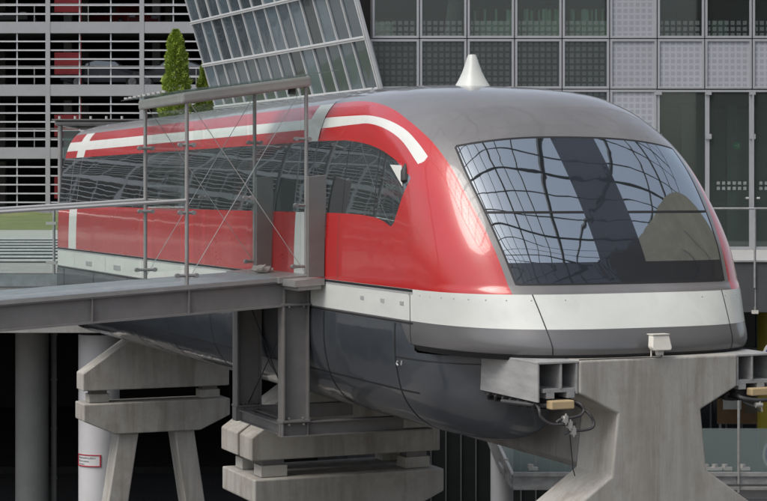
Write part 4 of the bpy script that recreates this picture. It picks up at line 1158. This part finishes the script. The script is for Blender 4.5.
# the first cell of the lower row has a slanted left side
def slant(z0,z1,xa,xb,x1,kind):
    a=(xa,z0);b=(x1,z0);c=(x1,z1);d=(xb,z1); t=.065
    f=MB(); 
    f.prism([a,b,(b[0],z0+t),(a[0]-.02,z0+t)],lambda p,q,w_:(p,w_,q),0,.09)
    f.prism([(d[0]+.02,z1-t),(c[0],z1-t),c,d],lambda p,q,w_:(p,w_,q),0,.09)
    f.prism([(b[0]-t,z0+t),(b[0],z0+t),(c[0],z1-t),(c[0]-t,z1-t)],lambda p,q,w_:(p,w_,q),.0,.09)
    f.prism([(a[0]-.02,z0+t),(a[0]+t-.02,z0+t),(d[0]+t+.02,z1-t),(d[0]+.02,z1-t)],lambda p,q,w_:(p,w_,q),.0,.09)
    fo=f.build('window','frame_alu',off,off=(0,0,0))
    MB().prism([(a[0]+.04,z0+.06),(b[0]-.06,z0+.06),(c[0]-.06,z1-.06),(d[0]+.08,z1-.06)],lambda p,q,w_:(p,w_,q),.04,.05).build('pane',kind,fo,off=(0,0,0))
slant(rowz[0]+.014,rowz[1]-.014,ou(380.5),ou(368),X0+cw-.014,'dark_dots')
# ================================================================== surroundings mirrored in the nose glass
rf=thing('lattice_roof','dark steel grid roof above the train, mirrored in its windscreen','roof',(0,-4,0))
m_=MB(); RZ=23
def rz_(x): return RZ-((x+3)/26.)**2*2.2
xs=[-18+i*2.3 for i in range(18)]; ysr=[-28+i*2.3 for i in range(20)]
for i,x in enumerate(xs):
    m_.tube([(x+.5*math.sin(y*.25+i),y,rz_(x)) for y in ysr],.085 if i%3 else .19,6)
for j,y in enumerate(ysr):
    m_.tube([(x,y+.5*math.sin(x*.3+j),rz_(x)) for x in xs],.08 if j%3 else .17,6)
m_.build('grid','lattice_dark',rf)
m_=MB()
for x in (-18.,12.3):
    for y in (-28.,15.2): m_.tube([(x,y,-5.5),(x,y,rz_(x))],.25,12)
m_.build('mast','column_grey',rf)
pv=thing('reflection_pavilion','unseen tan barrel-shaped hall, added for the brown shape mirrored in the train windscreen','building',(20,-8,-5.5))  # hall added out of view, shaped to give the windscreen its brown reflection
arcp=[(-19,-5.5)]+[(-8+11*-math.cos(a*PI/20),8+12.3*math.sin(a*PI/20)) for a in range(21)]+[(3,-5.5)]
m_=MB().prism(arcp,lambda p,q,t:(t,p+0,q),12.5,30); m_.build('hall_shell','pavilion_tan',pv)
m_=MB(); 
for yy in (-14,-11,-8,-5,-2): m_.box(12.4,12.49,yy-.06,yy+.06,-5.5,14)
m_.build('rib','lattice_dark',pv)
# ================================================================== light, camera
w=bpy.data.worlds.new('World'); S.world=w; w.use_nodes=True
nt=w.node_tree; bg=nt.nodes['Background']; sky=nt.nodes.new('ShaderNodeTexSky'); sky.sky_type='NISHITA'; sky.sun_disc=False
el=R(57); az=R(254)   # compass bearing of the sun: behind-left of the camera
sky.sun_elevation=el; sky.sun_rotation=az; sky.air_density=1.0; sky.dust_density=5.0; sky.ozone_density=.6; sky.altitude=400
hs_=nt.nodes.new('ShaderNodeHueSaturation'); hs_.inputs['Saturation'].default_value=.5; nt.links.new(sky.outputs[0],hs_.inputs['Color']); nt.links.new(hs_.outputs[0],bg.inputs[0]); bg.inputs[1].default_value=.12
sl=bpy.data.lights.new('sun','SUN'); sl.energy=1.2; sl.angle=R(35); sl.color=(1,.95,.88)
so=bpy.data.objects.new('sun',sl); COL.objects.link(so); so.location=(-20,-20,30)
dirv=Vector((math.sin(az)*math.cos(el),math.cos(az)*math.cos(el),math.sin(el)))
so.rotation_euler=dirv.to_track_quat('Z','Y').to_euler()
cam=bpy.data.cameras.new('camera'); co_=bpy.data.objects.new('camera',cam); COL.objects.link(co_); S.camera=co_
co_.location=CAM; co_.rotation_euler=(R(90),0,-AL); cam.sensor_width=36; cam.lens=FPX/767*36
cam.shift_y=-57.5/767; cam.shift_x=-.5/767; cam.clip_end=1500; cam.clip_start=.1
S.view_settings.view_transform='Standard'; S.view_settings.look='None'; S.view_settings.gamma=1; S.view_settings.exposure=.76
S.view_settings.use_curve_mapping=False
S.render.engine='CYCLES'; S.render.resolution_x=1024; S.render.resolution_y=669
S.cycles.max_bounces=8; S.cycles.transparent_max_bounces=16
